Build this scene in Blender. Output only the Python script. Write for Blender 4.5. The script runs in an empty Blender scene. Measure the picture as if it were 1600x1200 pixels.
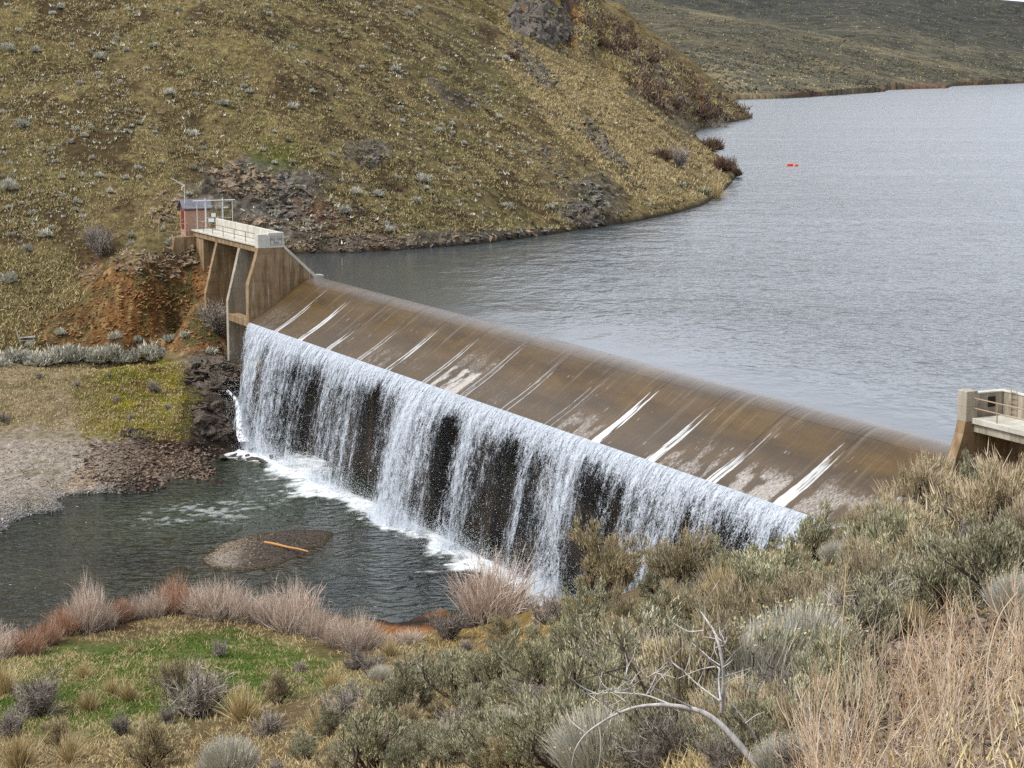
import bpy, bmesh, math, random
import numpy as np
from mathutils import Vector, Matrix

# ------------------------------------------------------------------ camera, sky, sun
C = bpy.context.scene
COL = C.collection
F, YH, HC = 3200.0, 90.0, 22.0
PIT = math.atan((600 - YH) / F)
CP, SP = math.cos(PIT), math.sin(PIT)
cam = bpy.data.cameras.new('camera'); cam.sensor_width = 36; cam.lens = 36 * F / 1600
cam.clip_start = 0.5; cam.clip_end = 20000
camo = bpy.data.objects.new('camera', cam); COL.objects.link(camo)
camo.location = (0, 0, HC); camo.rotation_euler = (math.pi / 2 - PIT, 0, 0)
C.camera = camo
SUN_EL, SUN_AZ = math.radians(54), math.radians(250)      # azimuth clockwise from +Y (north)
world = bpy.data.worlds.new("World"); C.world = world; world.use_nodes = True
wn, wl = world.node_tree.nodes, world.node_tree.links
wn.clear()
sky = wn.new('ShaderNodeTexSky'); sky.sky_type = 'NISHITA'; sky.sun_disc = False
sky.sun_elevation = SUN_EL; sky.sun_rotation = SUN_AZ; sky.air_density = 1.0; sky.dust_density = 3.0
hs = wn.new('ShaderNodeHueSaturation'); hs.inputs['Saturation'].default_value = 0.45
bg = wn.new('ShaderNodeBackground'); bg.inputs[1].default_value = 0.13
wo = wn.new('ShaderNodeOutputWorld')
wl.new(sky.outputs[0], hs.inputs['Color'])
tc = wn.new('ShaderNodeTexCoord'); mp = wn.new('ShaderNodeMapping'); mp.inputs['Scale'].default_value = (1, 1, 3.5)
cn = wn.new('ShaderNodeTexNoise'); cn.inputs['Scale'].default_value = 2.2; cn.inputs['Detail'].default_value = 6
cr = wn.new('ShaderNodeValToRGB'); cr.color_ramp.elements[0].position = .33; cr.color_ramp.elements[1].position = .6
cr.color_ramp.elements[0].color = (.62, .62, .62, 1); cr.color_ramp.elements[1].color = (1, 1, 1, 1)
cm = wn.new('ShaderNodeMix'); cm.data_type = 'RGBA'; cm.inputs[7].default_value = (5.9, 6.25, 7.0, 1)
wl.new(tc.outputs['Generated'], mp.inputs[0]); wl.new(mp.outputs[0], cn.inputs['Vector']); wl.new(cn.outputs[0], cr.inputs[0]); wl.new(cr.outputs[0], cm.inputs[0])
wl.new(hs.outputs[0], cm.inputs[6])
sx = wn.new('ShaderNodeSeparateXYZ'); er = wn.new('ShaderNodeValToRGB'); er.color_ramp.elements[0].position = .02; er.color_ramp.elements[1].position = .75
er.color_ramp.elements[0].color = (1, 1, 1, 1); er.color_ramp.elements[1].color = (.50, .50, .50, 1)
em = wn.new('ShaderNodeMix'); em.data_type = 'RGBA'; em.blend_type = 'MULTIPLY'; em.inputs[0].default_value = 1
wl.new(tc.outputs['Generated'], sx.inputs[0]); wl.new(sx.outputs[2], er.inputs[0]); wl.new(cm.outputs[2], em.inputs[6]); wl.new(er.outputs[0], em.inputs[7]); wl.new(em.outputs[2], bg.inputs[0]); wl.new(bg.outputs[0], wo.inputs[0])
sun = bpy.data.lights.new('sun', 'SUN'); sun.energy = 2.0; sun.angle = math.radians(20); sun.color = (1, .96, .9)
suno = bpy.data.objects.new('sun', sun); COL.objects.link(suno)
sd = Vector((math.sin(SUN_AZ) * math.cos(SUN_EL), math.cos(SUN_AZ) * math.cos(SUN_EL), math.sin(SUN_EL)))
suno.rotation_euler = (-sd).to_track_quat('-Z', 'Y').to_euler()
C.view_settings.view_transform = 'Standard'; C.view_settings.look = 'None'
C.view_settings.exposure = 0.95; C.view_settings.gamma = 1
C.render.engine = 'CYCLES'
C.cycles.max_bounces = 5; C.cycles.diffuse_bounces = 2; C.cycles.glossy_bounces = 2
C.cycles.transparent_max_bounces = 12; C.cycles.use_denoising = False
C.cycles.sample_clamp_indirect = 4; C.cycles.caustics_reflective = False; C.cycles.caustics_refractive = False

rng = np.random.default_rng(7)
random.seed(7)

# ------------------------------------------------------------------ geometry helpers
CAMP = np.array([0, 0, HC])
def ray(px, py):
    a = (px - 800) / F; v = (600 - py) / F
    return np.array([a, CP + v * SP, -SP + v * CP])
def atz(px, py, z):
    d = ray(px, py); return CAMP + (z - HC) / d[2] * d
def att(px, py, t):
    return CAMP + t * ray(px, py)
def proj(X, Y, Z):
    t = Y * CP - (Z - HC) * SP; v = Y * SP + (Z - HC) * CP
    t = np.where(np.abs(t) < .1, .1, t)
    return 800 + F * X / t, 600 - F * v / t, t
P0 = atz(490, 432, 0); P1 = atz(1490, 695, 0)
U = (P1 - P0) / np.linalg.norm(P1 - P0)
N = np.array([-abs(U[1]), -abs(U[0]), 0.0])
def W(u, n, z): return P0 + u * U + n * N + np.array([0, 0, z])
def to_un(x, y):
    dx = x - P0[0]; dy = y - P0[1]
    return dx * U[0] + dy * U[1], dx * N[0] + dy * N[1]
ULEN = 110.0
ZP = -15.6

def link(o, parent=None):
    COL.objects.link(o)
    if parent is not None: o.parent = parent
    return o
def tag(o, label=None, cat=None, group=None, kind=None):
    if label: o['label'] = label
    if cat: o['category'] = cat
    if group: o['group'] = group
    if kind: o['kind'] = kind
    return o
def empty(name, loc, rz=0):
    o = bpy.data.objects.new(name, None); COL.objects.link(o)
    o.location = loc; o.rotation_euler = (0, 0, rz); o.empty_display_size = .2
    return o
def mesh_np(name, v, faces, mat=None, parent=None, smooth=False, fattr=None, cattr=None):
    """v (n,3); faces list of int arrays (m,3) or (m,4)"""
    me = bpy.data.meshes.new(name)
    v = np.ascontiguousarray(v, dtype=np.float32)
    me.vertices.add(len(v)); me.vertices.foreach_set('co', v.ravel())
    faces = [f for f in faces if f is not None and len(f)]
    loops = np.concatenate([np.asarray(f).ravel() for f in faces]).astype(np.int32)
    sizes = np.concatenate([np.full(len(f), np.asarray(f).shape[1]) for f in faces]).astype(np.int32)
    starts = np.concatenate([[0], np.cumsum(sizes)[:-1]]).astype(np.int32)
    me.loops.add(len(loops)); me.loops.foreach_set('vertex_index', loops)
    me.polygons.add(len(sizes)); me.polygons.foreach_set('loop_start', starts)
    me.polygons.foreach_set('loop_total', sizes)
    me.polygons.foreach_set('use_smooth', np.full(len(sizes), smooth))
    me.update(calc_edges=True); me.validate()
    for k, a in (fattr or {}).items():
        at = me.attributes.new(k, 'FLOAT', 'POINT'); at.data.foreach_set('value', np.asarray(a, dtype=np.float32).ravel())
    for k, a in (cattr or {}).items():
        at = me.attributes.new(k, 'FLOAT_COLOR', 'POINT')
        rgba = np.ones((len(v), 4), dtype=np.float32); rgba[:, :3] = a
        at.data.foreach_set('color', rgba.ravel())
    if mat: me.materials.append(mat)
    o = bpy.data.objects.new(name, me)
    return link(o, parent)
def grid_faces(nr, nc):
    i = np.arange(nr * nc).reshape(nr, nc)
    return np.stack([i[:-1, :-1].ravel(), i[:-1, 1:].ravel(), i[1:, 1:].ravel(), i[1:, :-1].ravel()], 1)

def _h(ix, iy, s):
    n = (ix.astype(np.int64) * 374761393 + iy.astype(np.int64) * 668265263 + s * 974711) & 0x7fffffff
    n = ((n ^ (n >> 13)) * 1274126177) & 0x7fffffff
    return ((n ^ (n >> 16)) & 0xffff) / 65535.0
def vn(x, y, s=0):
    ix = np.floor(x); iy = np.floor(y); fx = x - ix; fy = y - iy
    fx = fx * fx * (3 - 2 * fx); fy = fy * fy * (3 - 2 * fy)
    a = _h(ix, iy, s); b = _h(ix + 1, iy, s); c = _h(ix, iy + 1, s); d = _h(ix + 1, iy + 1, s)
    return (a + (b - a) * fx) * (1 - fy) + (c + (d - c) * fx) * fy
def fbm(x, y, s=0, o=4, g=.5):
    x = np.asarray(x, float); y = np.asarray(y, float)
    r = 0; a = 1; t = 0
    for k in range(o):
        r = r + a * vn(x * 2 ** k + 17.3 * k, y * 2 ** k - 9.1 * k, s + k); t += a; a *= g
    return r / t
def ss(a, b, x):
    t = np.clip((x - a) / (b - a), 0, 1); return t * t * (3 - 2 * t)
def lerp(a, b, t): return a + (b - a) * t

class TPS:
    def __init__(s, pts, z, lam=1e-3):
        s.sc = 50.0; p = np.asarray(pts, float) / s.sc; s.p = p; n = len(p)
        K = s.k(np.linalg.norm(p[:, None] - p[None], axis=2)) + lam * np.eye(n)
        P = np.hstack([np.ones((n, 1)), p]); A = np.block([[K, P], [P.T, np.zeros((3, 3))]])
        s.w = np.linalg.solve(A, np.concatenate([z, [0, 0, 0]]))
    def k(s, r): return r * r * np.log(r + 1e-9)
    def __call__(s, x, y):
        x = np.asarray(x, float); sh = x.shape
        q = np.stack([x.ravel(), np.asarray(y, float).ravel()], 1) / s.sc; out = np.zeros(len(q))
        for i in range(0, len(q), 60000):
            c = q[i:i + 60000]; K = s.k(np.linalg.norm(c[:, None] - s.p[None], axis=2))
            out[i:i + 60000] = K @ s.w[:-3] + s.w[-3] + c @ s.w[-2:]
        return out.reshape(sh)

# ------------------------------------------------------------------ materials
class MN:
    """small node builder"""
    def __init__(s, name):
        s.m = bpy.data.materials.new(name); s.m.use_nodes = True
        s.t = s.m.node_tree; s.n = s.t.nodes; s.n.clear()
        s.out = s.n.new('ShaderNodeOutputMaterial'); s.b = s.n.new('ShaderNodeBsdfPrincipled')
        s.t.links.new(s.b.outputs[0], s.out.inputs[0]); s.co = None
    def L(s, a, b): s.t.links.new(a, b)
    def setin(s, sock, v):
        if isinstance(v, bpy.types.NodeSocket): s.L(v, sock)
        elif isinstance(v, (tuple, list)) and len(v) == 3 and sock.type == 'RGBA': sock.default_value = (*v, 1)
        else: sock.default_value = v
    def coord(s, scale=(1, 1, 1), obj=True, rot=(0, 0, 0)):
        if s.co is None: s.co = s.n.new('ShaderNodeTexCoord')
        mp = s.n.new('ShaderNodeMapping'); mp.inputs['Scale'].default_value = scale; mp.inputs['Rotation'].default_value = rot
        s.L(s.co.outputs['Object'], mp.inputs[0]); return mp.outputs[0]
    def noise(s, scale, detail=4, rough=.55, vec=None, dist=0):
        n = s.n.new('ShaderNodeTexNoise'); n.inputs['Scale'].default_value = scale
        n.inputs['Detail'].default_value = detail; n.inputs['Roughness'].default_value = rough; n.inputs['Distortion'].default_value = dist
        s.L(vec if vec is not None else s.coord(), n.inputs['Vector']); return n.outputs[0]
    def vor(s, scale, vec=None, feat='F1', rnd=1):
        n = s.n.new('ShaderNodeTexVoronoi'); n.inputs['Scale'].default_value = scale; n.feature = feat
        n.inputs['Randomness'].default_value = rnd
        s.L(vec if vec is not None else s.coord(), n.inputs['Vector']); return n.outputs
    def ramp(s, fac, stops, interp='LINEAR'):
        r = s.n.new('ShaderNodeValToRGB'); r.color_ramp.interpolation = interp
        e = r.color_ramp.elements
        while len(e) < len(stops): e.new(.5)
        for q, (p, c) in zip(e, stops):
            q.position = p; q.color = (c, c, c, 1) if not isinstance(c, (tuple, list)) else (*c, 1)
        s.L(fac, r.inputs[0]); return r.outputs[0]
    def mix(s, fac, a, b, mode='MIX'):
        n = s.n.new('ShaderNodeMix'); n.data_type = 'RGBA'; n.blend_type = mode
        s.setin(n.inputs[0], fac); s.setin(n.inputs[6], a); s.setin(n.inputs[7], b); return n.outputs[2]
    def math(s, op, a, b=0.0, clamp=False):
        n = s.n.new('ShaderNodeMath'); n.operation = op; n.use_clamp = clamp
        s.setin(n.inputs[0], a); s.setin(n.inputs[1], b); return n.outputs[0]
    def attr(s, name):
        n = s.n.new('ShaderNodeAttribute'); n.attribute_name = name; return n
    def sep(s, v):
        n = s.n.new('ShaderNodeSeparateXYZ'); s.L(v, n.inputs[0]); return n.outputs
    def rnd(s):
        n = s.n.new('ShaderNodeObjectInfo'); return n.outputs['Random']
    def island(s):
        n = s.n.new('ShaderNodeNewGeometry'); return n.outputs['Random Per Island']
    def bump(s, h, strength=.5, dist=.1, prev=None):
        n = s.n.new('ShaderNodeBump'); n.inputs['Strength'].default_value = strength; n.inputs['Distance'].default_value = dist
        s.L(h, n.inputs['Height'])
        if prev is not None: s.L(prev, n.inputs['Normal'])
        s.L(n.outputs[0], s.b.inputs['Normal']); return n.outputs[0]
    def fin(s, col=None, rough=.8, spec=.3, metal=0):
        if col is not None: s.setin(s.b.inputs['Base Color'], col)
        s.setin(s.b.inputs['Roughness'], rough); s.b.inputs['Specular IOR Level'].default_value = spec
        s.b.inputs['Metallic'].default_value = metal
        return s.m

def ground_mat(name, s1=2.2, s2=9.0, bump=.35, bd=.25):
    m = MN(name); c = m.mix(1.0, m.attr('Col').outputs['Color'], (.72, .72, .72), 'MULTIPLY')
    a = m.noise(s1, 6, .65); b = m.noise(s2, 3, .6)
    k = m.ramp(a, [(.3, .45), (.5, 1.0), (.72, 1.6)]); k2 = m.ramp(b, [(.3, .7), (.5, 1.0), (.7, 1.35)])
    col = m.mix(1.0, m.mix(1.0, c, k, 'MULTIPLY'), k2, 'MULTIPLY')
    h = m.math('ADD', a, m.math('MULTIPLY', b, .4)); m.bump(h, bump, bd)
    return m.fin(col, .95, .1)

def rock_mat(name, c1, c2, c3, lich=None, sc=1.0):
    m = MN(name); a = m.noise(1.3 * sc, 8, .65, dist=.4); b = m.noise(7 * sc, 5, .6)
    st = m.noise(2.2 * sc, 5, .6, m.coord((1, 1, 5), rot=(.5, .2, .3)))
    col = m.mix(m.ramp(a, [(.35, 0), (.62, 1)]), c1, c2)
    col = m.mix(m.ramp(st, [(.5, 0), (.68, .8)]), col, c3)
    col = m.mix(m.ramp(m.rnd(), [(0, .0), (1, .35)]), col, c2)
    if lich: col = m.mix(m.ramp(m.noise(2.5 * sc, 5, .6), [(.56, 0), (.62, .85)]), col, lich)
    v = m.vor(2.4 * sc, m.coord((1, 1, 2.2), rot=(.6, .2, 0)), 'DISTANCE_TO_EDGE')[0]
    cr = m.ramp(v, [(0, .35), (.06, 1)])
    col = m.mix(1.0, col, cr, 'MULTIPLY'); col = m.mix(1.0, col, m.ramp(b, [(.3, .7), (.7, 1.3)]), 'MULTIPLY')
    m.bump(m.math('ADD', m.math('MULTIPLY', a, 1.0), m.math('MULTIPLY', cr, .35)), .9, .25)
    return m.fin(col, .9, .2)

def leaf_mat(name, cols, var=.5, rough=.85):
    m = MN(name); r = m.island(); n = len(cols)
    col = m.ramp(r, [(i / max(1, n - 1), c) for i, c in enumerate(cols)])
    k = m.ramp(m.rnd(), [(0, 1 - var * .5), (1, 1 + var * .5)])
    col = m.mix(1.0, col, k, 'MULTIPLY')
    return m.fin(col, rough, .15)

def bark_mat(name, c1, c2):
    m = MN(name); a = m.noise(14, 4, .6, m.coord((1, 1, .25)))
    col = m.mix(m.ramp(a, [(.35, 0), (.65, 1)]), c1, c2); m.bump(a, .4, .02)
    return m.fin(col, .9, .15)

def concrete_mat(name, base, stain, dark, runs=True, pale=None):
    m = MN(name)
    a = m.noise(.9, 6, .6); b = m.noise(18, 4, .6)
    col = m.mix(m.ramp(a, [(.35, 0), (.65, 1)]), base, stain)
    r = m.noise(1.5, 5, .65, m.coord((1, 1, .13)))
    col = m.mix(m.ramp(r, [(.46, 0), (.62, .75)]), col, dark)
    if pale:
        r2 = m.noise(4.5, 5, .6, m.coord((1, 1, .07), rot=(0, 0, 1)))
        col = m.mix(m.ramp(r2, [(.6, 0), (.68, .8)]), col, pale)
    z = m.sep(m.coord())[2]
    j = m.math('FRACT', m.math('MULTIPLY', z, .72)); jl = m.ramp(j, [(0, .6), (.03, 1), (1, 1)])
    col = m.mix(1.0, col, jl, 'MULTIPLY'); col = m.mix(1.0, col, m.ramp(b, [(.3, .82), (.7, 1.15)]), 'MULTIPLY')
    m.bump(b, .25, .02)
    return m.fin(col, .88, .25)

M = {}
M['hill'] = ground_mat('dry_grass_hillside', 1.4, 6.0, .9, .45)
M['bank'] = ground_mat('dry_bank_soil', 2.5, 14.0, .5, .12)
M['far'] = ground_mat('far_sage_hills', .055, .35, .5, 1.5)
M['rock_grey'] = rock_mat('grey_rock', (.125, .108, .088), (.215, .19, .16), (.055, .048, .04))
M['rock_tan'] = rock_mat('tan_rock', (.24, .17, .11), (.34, .26, .18), (.12, .08, .05))
M['rock_rust'] = rock_mat('rust_rock', (.30, .13, .04), (.36, .22, .09), (.12, .06, .03))
M['rock_lichen'] = rock_mat('lichened_rock', (.12, .115, .10), (.21, .20, .18), (.05, .05, .045), (.34, .31, .03))
M['rock_dark'] = rock_mat('wet_dark_rock', (.075, .06, .048), (.14, .11, .085), (.035, .03, .025))
M['scree'] = rock_mat('brown_scree', (.17, .115, .08), (.27, .21, .16), (.08, .055, .04))
M['sage'] = leaf_mat('sage_leaves', [(.14, .145, .08), (.35, .335, .20), (.60, .565, .41)])
M['sage_warm'] = leaf_mat('sage_warm_leaves', [(.24, .20, .10), (.43, .37, .22), (.60, .52, .35)])
M['sage_plume'] = leaf_mat('sage_plumes', [(.36, .28, .18), (.48, .39, .27), (.56, .46, .34)])
M['rabbit'] = leaf_mat('rabbitbrush_stems', [(.36, .34, .26), (.56, .54, .45), (.70, .67, .58)], .25)
M['dead'] = leaf_mat('bare_grey_twigs', [(.18, .15, .12), (.34, .295, .255), (.47, .42, .375)])
M['willow'] = leaf_mat('pale_willow_stems', [(.40, .30, .23), (.60, .48, .40), (.72, .62, .53)], .25)
M['willow_red'] = leaf_mat('rust_willow_stems', [(.34, .17, .10), (.48, .28, .18), (.58, .42, .33)], .25)
M['darkshrub'] = leaf_mat('dark_red_twigs', [(.09, .055, .04), (.17, .11, .08), (.26, .19, .14)])
M['hillsage'] = leaf_mat('hillside_sage', [(.28, .265, .20), (.50, .485, .40), (.66, .645, .55)], .5)
M['straw'] = leaf_mat('straw', [(.36, .27, .12), (.52, .41, .21), (.62, .52, .32)], .2)
M['weed'] = leaf_mat('weed_stalks', [(.45, .25, .12), (.62, .49, .34), (.74, .64, .52)], .2)
M['tussock'] = leaf_mat('tussock', [(.15, .12, .055), (.38, .315, .15), (.60, .51, .28)], .2)
M['green'] = leaf_mat('green_grass', [(.06, .13, .02), (.12, .20, .035), (.26, .25, .09)], .2)
M['greenleaf'] = leaf_mat('bright_green_leaves', [(.16, .24, .06), (.28, .36, .12)], .2)
M['bark'] = bark_mat('dark_bark', (.045, .035, .028), (.12, .095, .08))
M['deadwood'] = bark_mat('weathered_wood', (.34, .32, .31), (.62, .59, .57))
M['log'] = bark_mat('orange_wood', (.42, .20, .07), (.58, .32, .13))

# ------------------------------------------------------------------ terrain functions
TOE = [(-230, 214), (-140, 221), (-60, 226.5), (-31, 229.3)]
for px, py in [(470, 397), (560, 395), (640, 390), (740, 382), (830, 370), (920, 357), (1000, 345), (1060, 332), (1100, 320), (1130, 300), (1157, 270)]:
    q = atz(px, py, 0); TOE.append((q[0], q[1]))
TOE += [(45, 425), (44, 480), (46, 560), (56, 625), (62, 672), (76, 715), (89.3, 764.5), (84, 800), (40, 850), (-60, 900), (-400, 950)]
TOE = np.array(TOE)
def toe_dist(x, y):
    x = np.asarray(x, float); y = np.asarray(y, float)
    best = np.full(x.shape, 1e9); sgn = np.ones(x.shape); sarc = np.zeros(x.shape); acc = 0
    for (ax, ay), (bx, by) in zip(TOE[:-1], TOE[1:]):
        dx, dy = bx - ax, by - ay; L2 = dx * dx + dy * dy
        t = np.clip(((x - ax) * dx + (y - ay) * dy) / L2, 0, 1)
        d = np.hypot(x - ax - t * dx, y - ay - t * dy)
        c = dx * (y - ay) - dy * (x - ax)
        m = d < best
        best = np.where(m, d, best); sgn = np.where(m, np.sign(c), sgn); sarc = np.where(m, acc + t * math.sqrt(L2), sarc)
        acc += math.sqrt(L2)
    return best * sgn, sarc
lowp = []
for x, y in [(-230, 214), (-140, 221), (-90, 224.4), (-60, 226.5), (-45, 228), (-31, 229.3)]: lowp.append((x, y, 0.0))
def A(px, py, z): q = atz(px, py, z); lowp.append((q[0], q[1], z))
for px in (-260, -120, 0, 110, 220, 300): A(px, 472 + (6 if px > 200 else 0), -4.4)
for px in (-260, -120, 0, 110, 220): A(px, 535, -8.3)
A(290, 530, -8.2)
for px in (-260, -120, 0, 110): A(px, 578, -9.3)
A(220, 568, -9.2); A(300, 562, -9.2); A(345, 556, -9.2)
for px in (-260, -120, 0): A(px, 650, -12.3)
A(110, 650, -12.4); A(220, 650, -12.3); A(280, 650, -12.0)
A(110, 705, -13.7); A(200, 700, -14.0); A(270, 700, -14.5); A(0, 700, -13.7); A(-150, 700, -13.6)
A(0, 770, -14.8); A(-150, 790, -14.7); A(110, 755, -14.9); A(220, 742, -15.0); A(290, 735, -15.1)
SH = [(-260, 920), (-100, 866), (0, 833), (90, 800), (190, 772), (260, 762), (325, 757), (338, 735), (345, 712), (372, 690)]
for px, py in SH: A(px, py, ZP)
for px, py in [(-260, 990), (-100, 930), (0, 890), (90, 850), (190, 815), (300, 800), (380, 780), (420, 720), (430, 690)]: A(px, py, -18)
lowp.append((*W(-7, 8, 0)[:2], -8.6)); lowp.append((*W(-14, 7, 0)[:2], -6.0)); lowp.append((*W(-2, 9, 0)[:2], -10.6))
lowp.append((*W(-21, 4, 0)[:2], 1.6)); lowp.append((*W(-14, 2, 0)[:2], -5.0)); lowp.append((*W(-5, 2, 0)[:2], -9))
lowp.append((*W(-24, 4, 0)[:2], 2.7)); lowp.append((*W(-24.5, 8, 0)[:2], 2.6)); lowp.append((*W(1, 10, 0)[:2], -12.5)); lowp.append((*W(5, 9, 0)[:2], -15.2))
lowp.append((*W(-4, 12, 0)[:2], -11.5))
LOW = TPS([p[:2] for p in lowp], [p[2] for p in lowp], 1e-4)

def hill_base(x, y):
    d, s = toe_dist(x, y)
    u, n = to_un(x, y)
    slope = .62 + .22 * ss(330, 520, s) - .12 * ss(900, 1000, s)
    up = slope * d * (1 - .12 * ss(20, 90, d)) + 1.2 * (fbm(x / 17, y / 17, 3) - .5) * ss(0, 12, d) * 2.2
    up = up + 9 * (fbm(x / 60, y / 60, 11, 3) - .5) * ss(10, 60, d)
    up = np.minimum(up, 150 - 90 * np.exp(-np.maximum(up, 0) / 120.))
    lake = np.maximum(1.6 * d, -5.0)
    down = LOW(x, y)
    down = np.clip(down, -18.5, 4.5)
    isdown = ss(-3.5, .5, n) * ss(-22.5, -24.5, u) + (n > 0.6) * (u > -24.5)
    isdown = np.clip(isdown, 0, 1) * 1.0
    under = np.where(isdown > .5, down, lake)
    k = ss(-3, 3, d)
    z = np.where(isdown > .5, lerp(under, np.maximum(up, down * .3), k), np.where(d > 0, up + .35 * ss(0, .4, d), under))
    return z, d, s

def rockmask(px, py, t, x, y):
    r = np.zeros(np.shape(x))
    def el(cx, cy, a, b, w=1.0, rot=0):
        c, s_ = math.cos(rot), math.sin(rot); dx = px - cx; dy = py - cy
        q = np.hypot((dx * c + dy * s_) / a, (-dx * s_ + dy * c) / b)
        return w * (1 - ss(.6, 1.25, q + .5 * (fbm(x / 2.2, y / 2.2, 31) - .5)))
    for a in [(400, 295, 130, 50), (455, 345, 75, 45), (560, 380, 140, 16, .9), (780, 372, 170, 14, .9), (575, 240, 45, 25, .8), (930, 318, 60, 48, 1.0, .4),
              (865, 20, 70, 50, 1.1), (830, 105, 55, 12, .8, .8), (700, 150, 45, 14, .7, .7), (940, 230, 60, 14, .7, .9), (870, 300, 50, 14, .6, .8), (1020, 130, 45, 60, .8, .5), (1090, 185, 60, 40, .8),
              (250, 430, 110, 55, .35), (250, 500, 130, 35, .3), (330, 620, 70, 90, 1.0), (340, 690, 60, 50, 1.0)]:
        r = np.maximum(r, el(*a))
    return np.clip(r, 0, 1)

CRAG = {}
def hz(x, y, full=False):
    z, d, s = hill_base(x, y)
    px, py, t = proj(x, y, z)
    r = rockmask(px, py, t, x, y)
    rid = 1 - np.abs(2 * fbm(x / 2.6, y / 2.6 + z * .3, 41, 4, .55) - 1)
    ribs = (fbm(s / 11, d / 55, 61, 3) - .5) * 4.2 * ss(300, 380, s) * ss(0, 18, d) + (fbm(s / 7 + 3, d / 30, 62, 3) - .5) * 1.5 * ss(2, 14, d)
    far = ss(420, 560, s); ribs = ribs + far * ((1 - np.abs(2 * fbm(x / 22, y / 22, 63, 4) - 1)) - .6) * 6 * ss(0, 12, d)
    def cel(cx, cy, a, b, rot=0.):
        c_, s_ = math.cos(rot), math.sin(rot); dx = px - cx; dy = py - cy
        return 1 - ss(.55, 1.05, np.hypot((dx * c_ + dy * s_) / a, (-dx * s_ + dy * c_) / b) + .5 * (fbm(x / 6, y / 6, 64) - .5))
    rid2 = 1 - np.abs(2 * fbm(x / 5.5, y / 9, 65, 4, .6) - 1)
    cm1 = np.maximum(cel(862, 16, 80, 62), cel(915, 55, 26, 50)); cm2 = np.maximum(cel(985, 120, 85, 24, .8), cel(1085, 178, 62, 18, .25))
    crag = np.maximum(cm1 * (2.0 + 7.5 * (rid2 - .45)), cm2 * (1.0 + 7 * (rid2 - .5))) * (t > 250) * (d > 2)
    CRAG['m'] = np.maximum(cm1, cm2) * (t > 250)
    pad = ss(5, 2.5, np.hypot(*(np.array(to_un(x, y)) - np.array([-25, 5]).reshape(2, *([1] * np.ndim(x))))))
    u_, n_ = to_un(x, y)
    clr = ss(-26, -23, u_) * ss(8.5, 7, n_)          # keep rough ground off the concrete
    zz = z + crag + ribs * (z > .3) * (d > 0) * (1 - pad) + r * (rid - .55) * (1.6 + 1.5 * far) * (1 - pad) * (1 - clr) + (fbm(x / .9, y / .9, 5, 3) - .5) * (.28 + .25 * (z > 1)) * (z > ZP - .3)
    clay = np.where(z < ZP + 1.2, (z - ZP) * .15, 0)
    zz = np.where((z < ZP + .8) & (z > ZP - 1), lerp(zz, z, .7), zz)
    zz = lerp(zz, np.minimum(zz, 2.9), pad)
    if full: return zz, d, s, r, px, py
    return zz

# near bank -------------------------------------------------------
nb = []
def B(px, py, t): q = att(px, py, t); nb.append((q[0], q[1], q[2]))
NSH = [(-300, 1110), (-120, 1050), (0, 1012), (100, 972), (210, 945), (330, 940), (450, 950), (560, 965), (640, 972), (720, 968), (790, 950), (850, 945)]
for px, py in NSH:
    q = atz(px, py, ZP); nb.append((q[0], q[1], ZP))
    q = atz(px, py - 34, ZP); nb.append((q[0], q[1], ZP - 2.2))
for px, py, z in [(0, 1050, -14.6), (100, 1005, -14.7), (210, 985, -14.6), (330, 975, -14.5), (450, 988, -14.5), (560, 1005, -14.6), (300, 1030, -14.0), (450, 1040, -13.8), (150, 1060, -13.6)]:
    q = atz(px, py, z); nb.append((q[0], q[1], z))
for a in [(-200, 1150, 112), (-200, 1300, 95), (0, 1100, 116), (0, 1200, 98), (300, 1100, 111), (300, 1200, 90), (450, 1100, 105), (520, 1060, 116),
          (600, 1110, 92), (600, 1020, 122), (600, 1200, 70), (700, 1000, 124), (800, 985, 124), (800, 1060, 92), (800, 1200, 48), (850, 965, 122),
          (900, 975, 108), (940, 955, 88), (1000, 935, 82), (1080, 930, 74), (900, 1100, 56), (900, 1200, 38),
          (1180, 905, 68), (1290, 880, 68), (1380, 855, 72), (1440, 815, 84), (1500, 785, 92), (1600, 765, 90),
          (1100, 1050, 40), (1100, 1200, 24), (1250, 1000, 38), (1400, 950, 36), (1400, 1050, 25), (1400, 1200, 17), (1600, 900, 40), (1600, 1050, 22), (1600, 1200, 15)]: B(*a)
for u, n, z in [(85, 16, -11.5), (85, 9, -13), (92, 11, -9.5), (101, 8.5, -5.2), (106, 8.5, -3.4), (110, 9, -2.0), (114, 8, -.5), (114, 5, -.6), (120, 7, 1.6), (119, 3, 1.0), (122, 0, 1.2),
                (112, 1, -1), (118, -6, -1.5), (130, -4, 2.0), (140, -25, 1.0), (160, -60, -1), (150, 5, 5), (76, 13, -15.9), (70, 18, -15.6), (60, 22, -18), (30, 40, -18)]:
    q = W(u, n, z); nb.append(tuple(q))
nb += [(0, 0, 20.3), (14, 0, 21), (-14, 0, 19.2), (0, -20, 22), (40, 10, 22), (60, 60, 18), (70, 100, 10), (-40, 20, 12), (-60, 60, 0), (-30, 60, 2), (-70, 110, -12), (40, -30, 25), (-40, -30, 16)]
NB = TPS([p[:2] for p in nb], [p[2] for p in nb], 2e-5)
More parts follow.
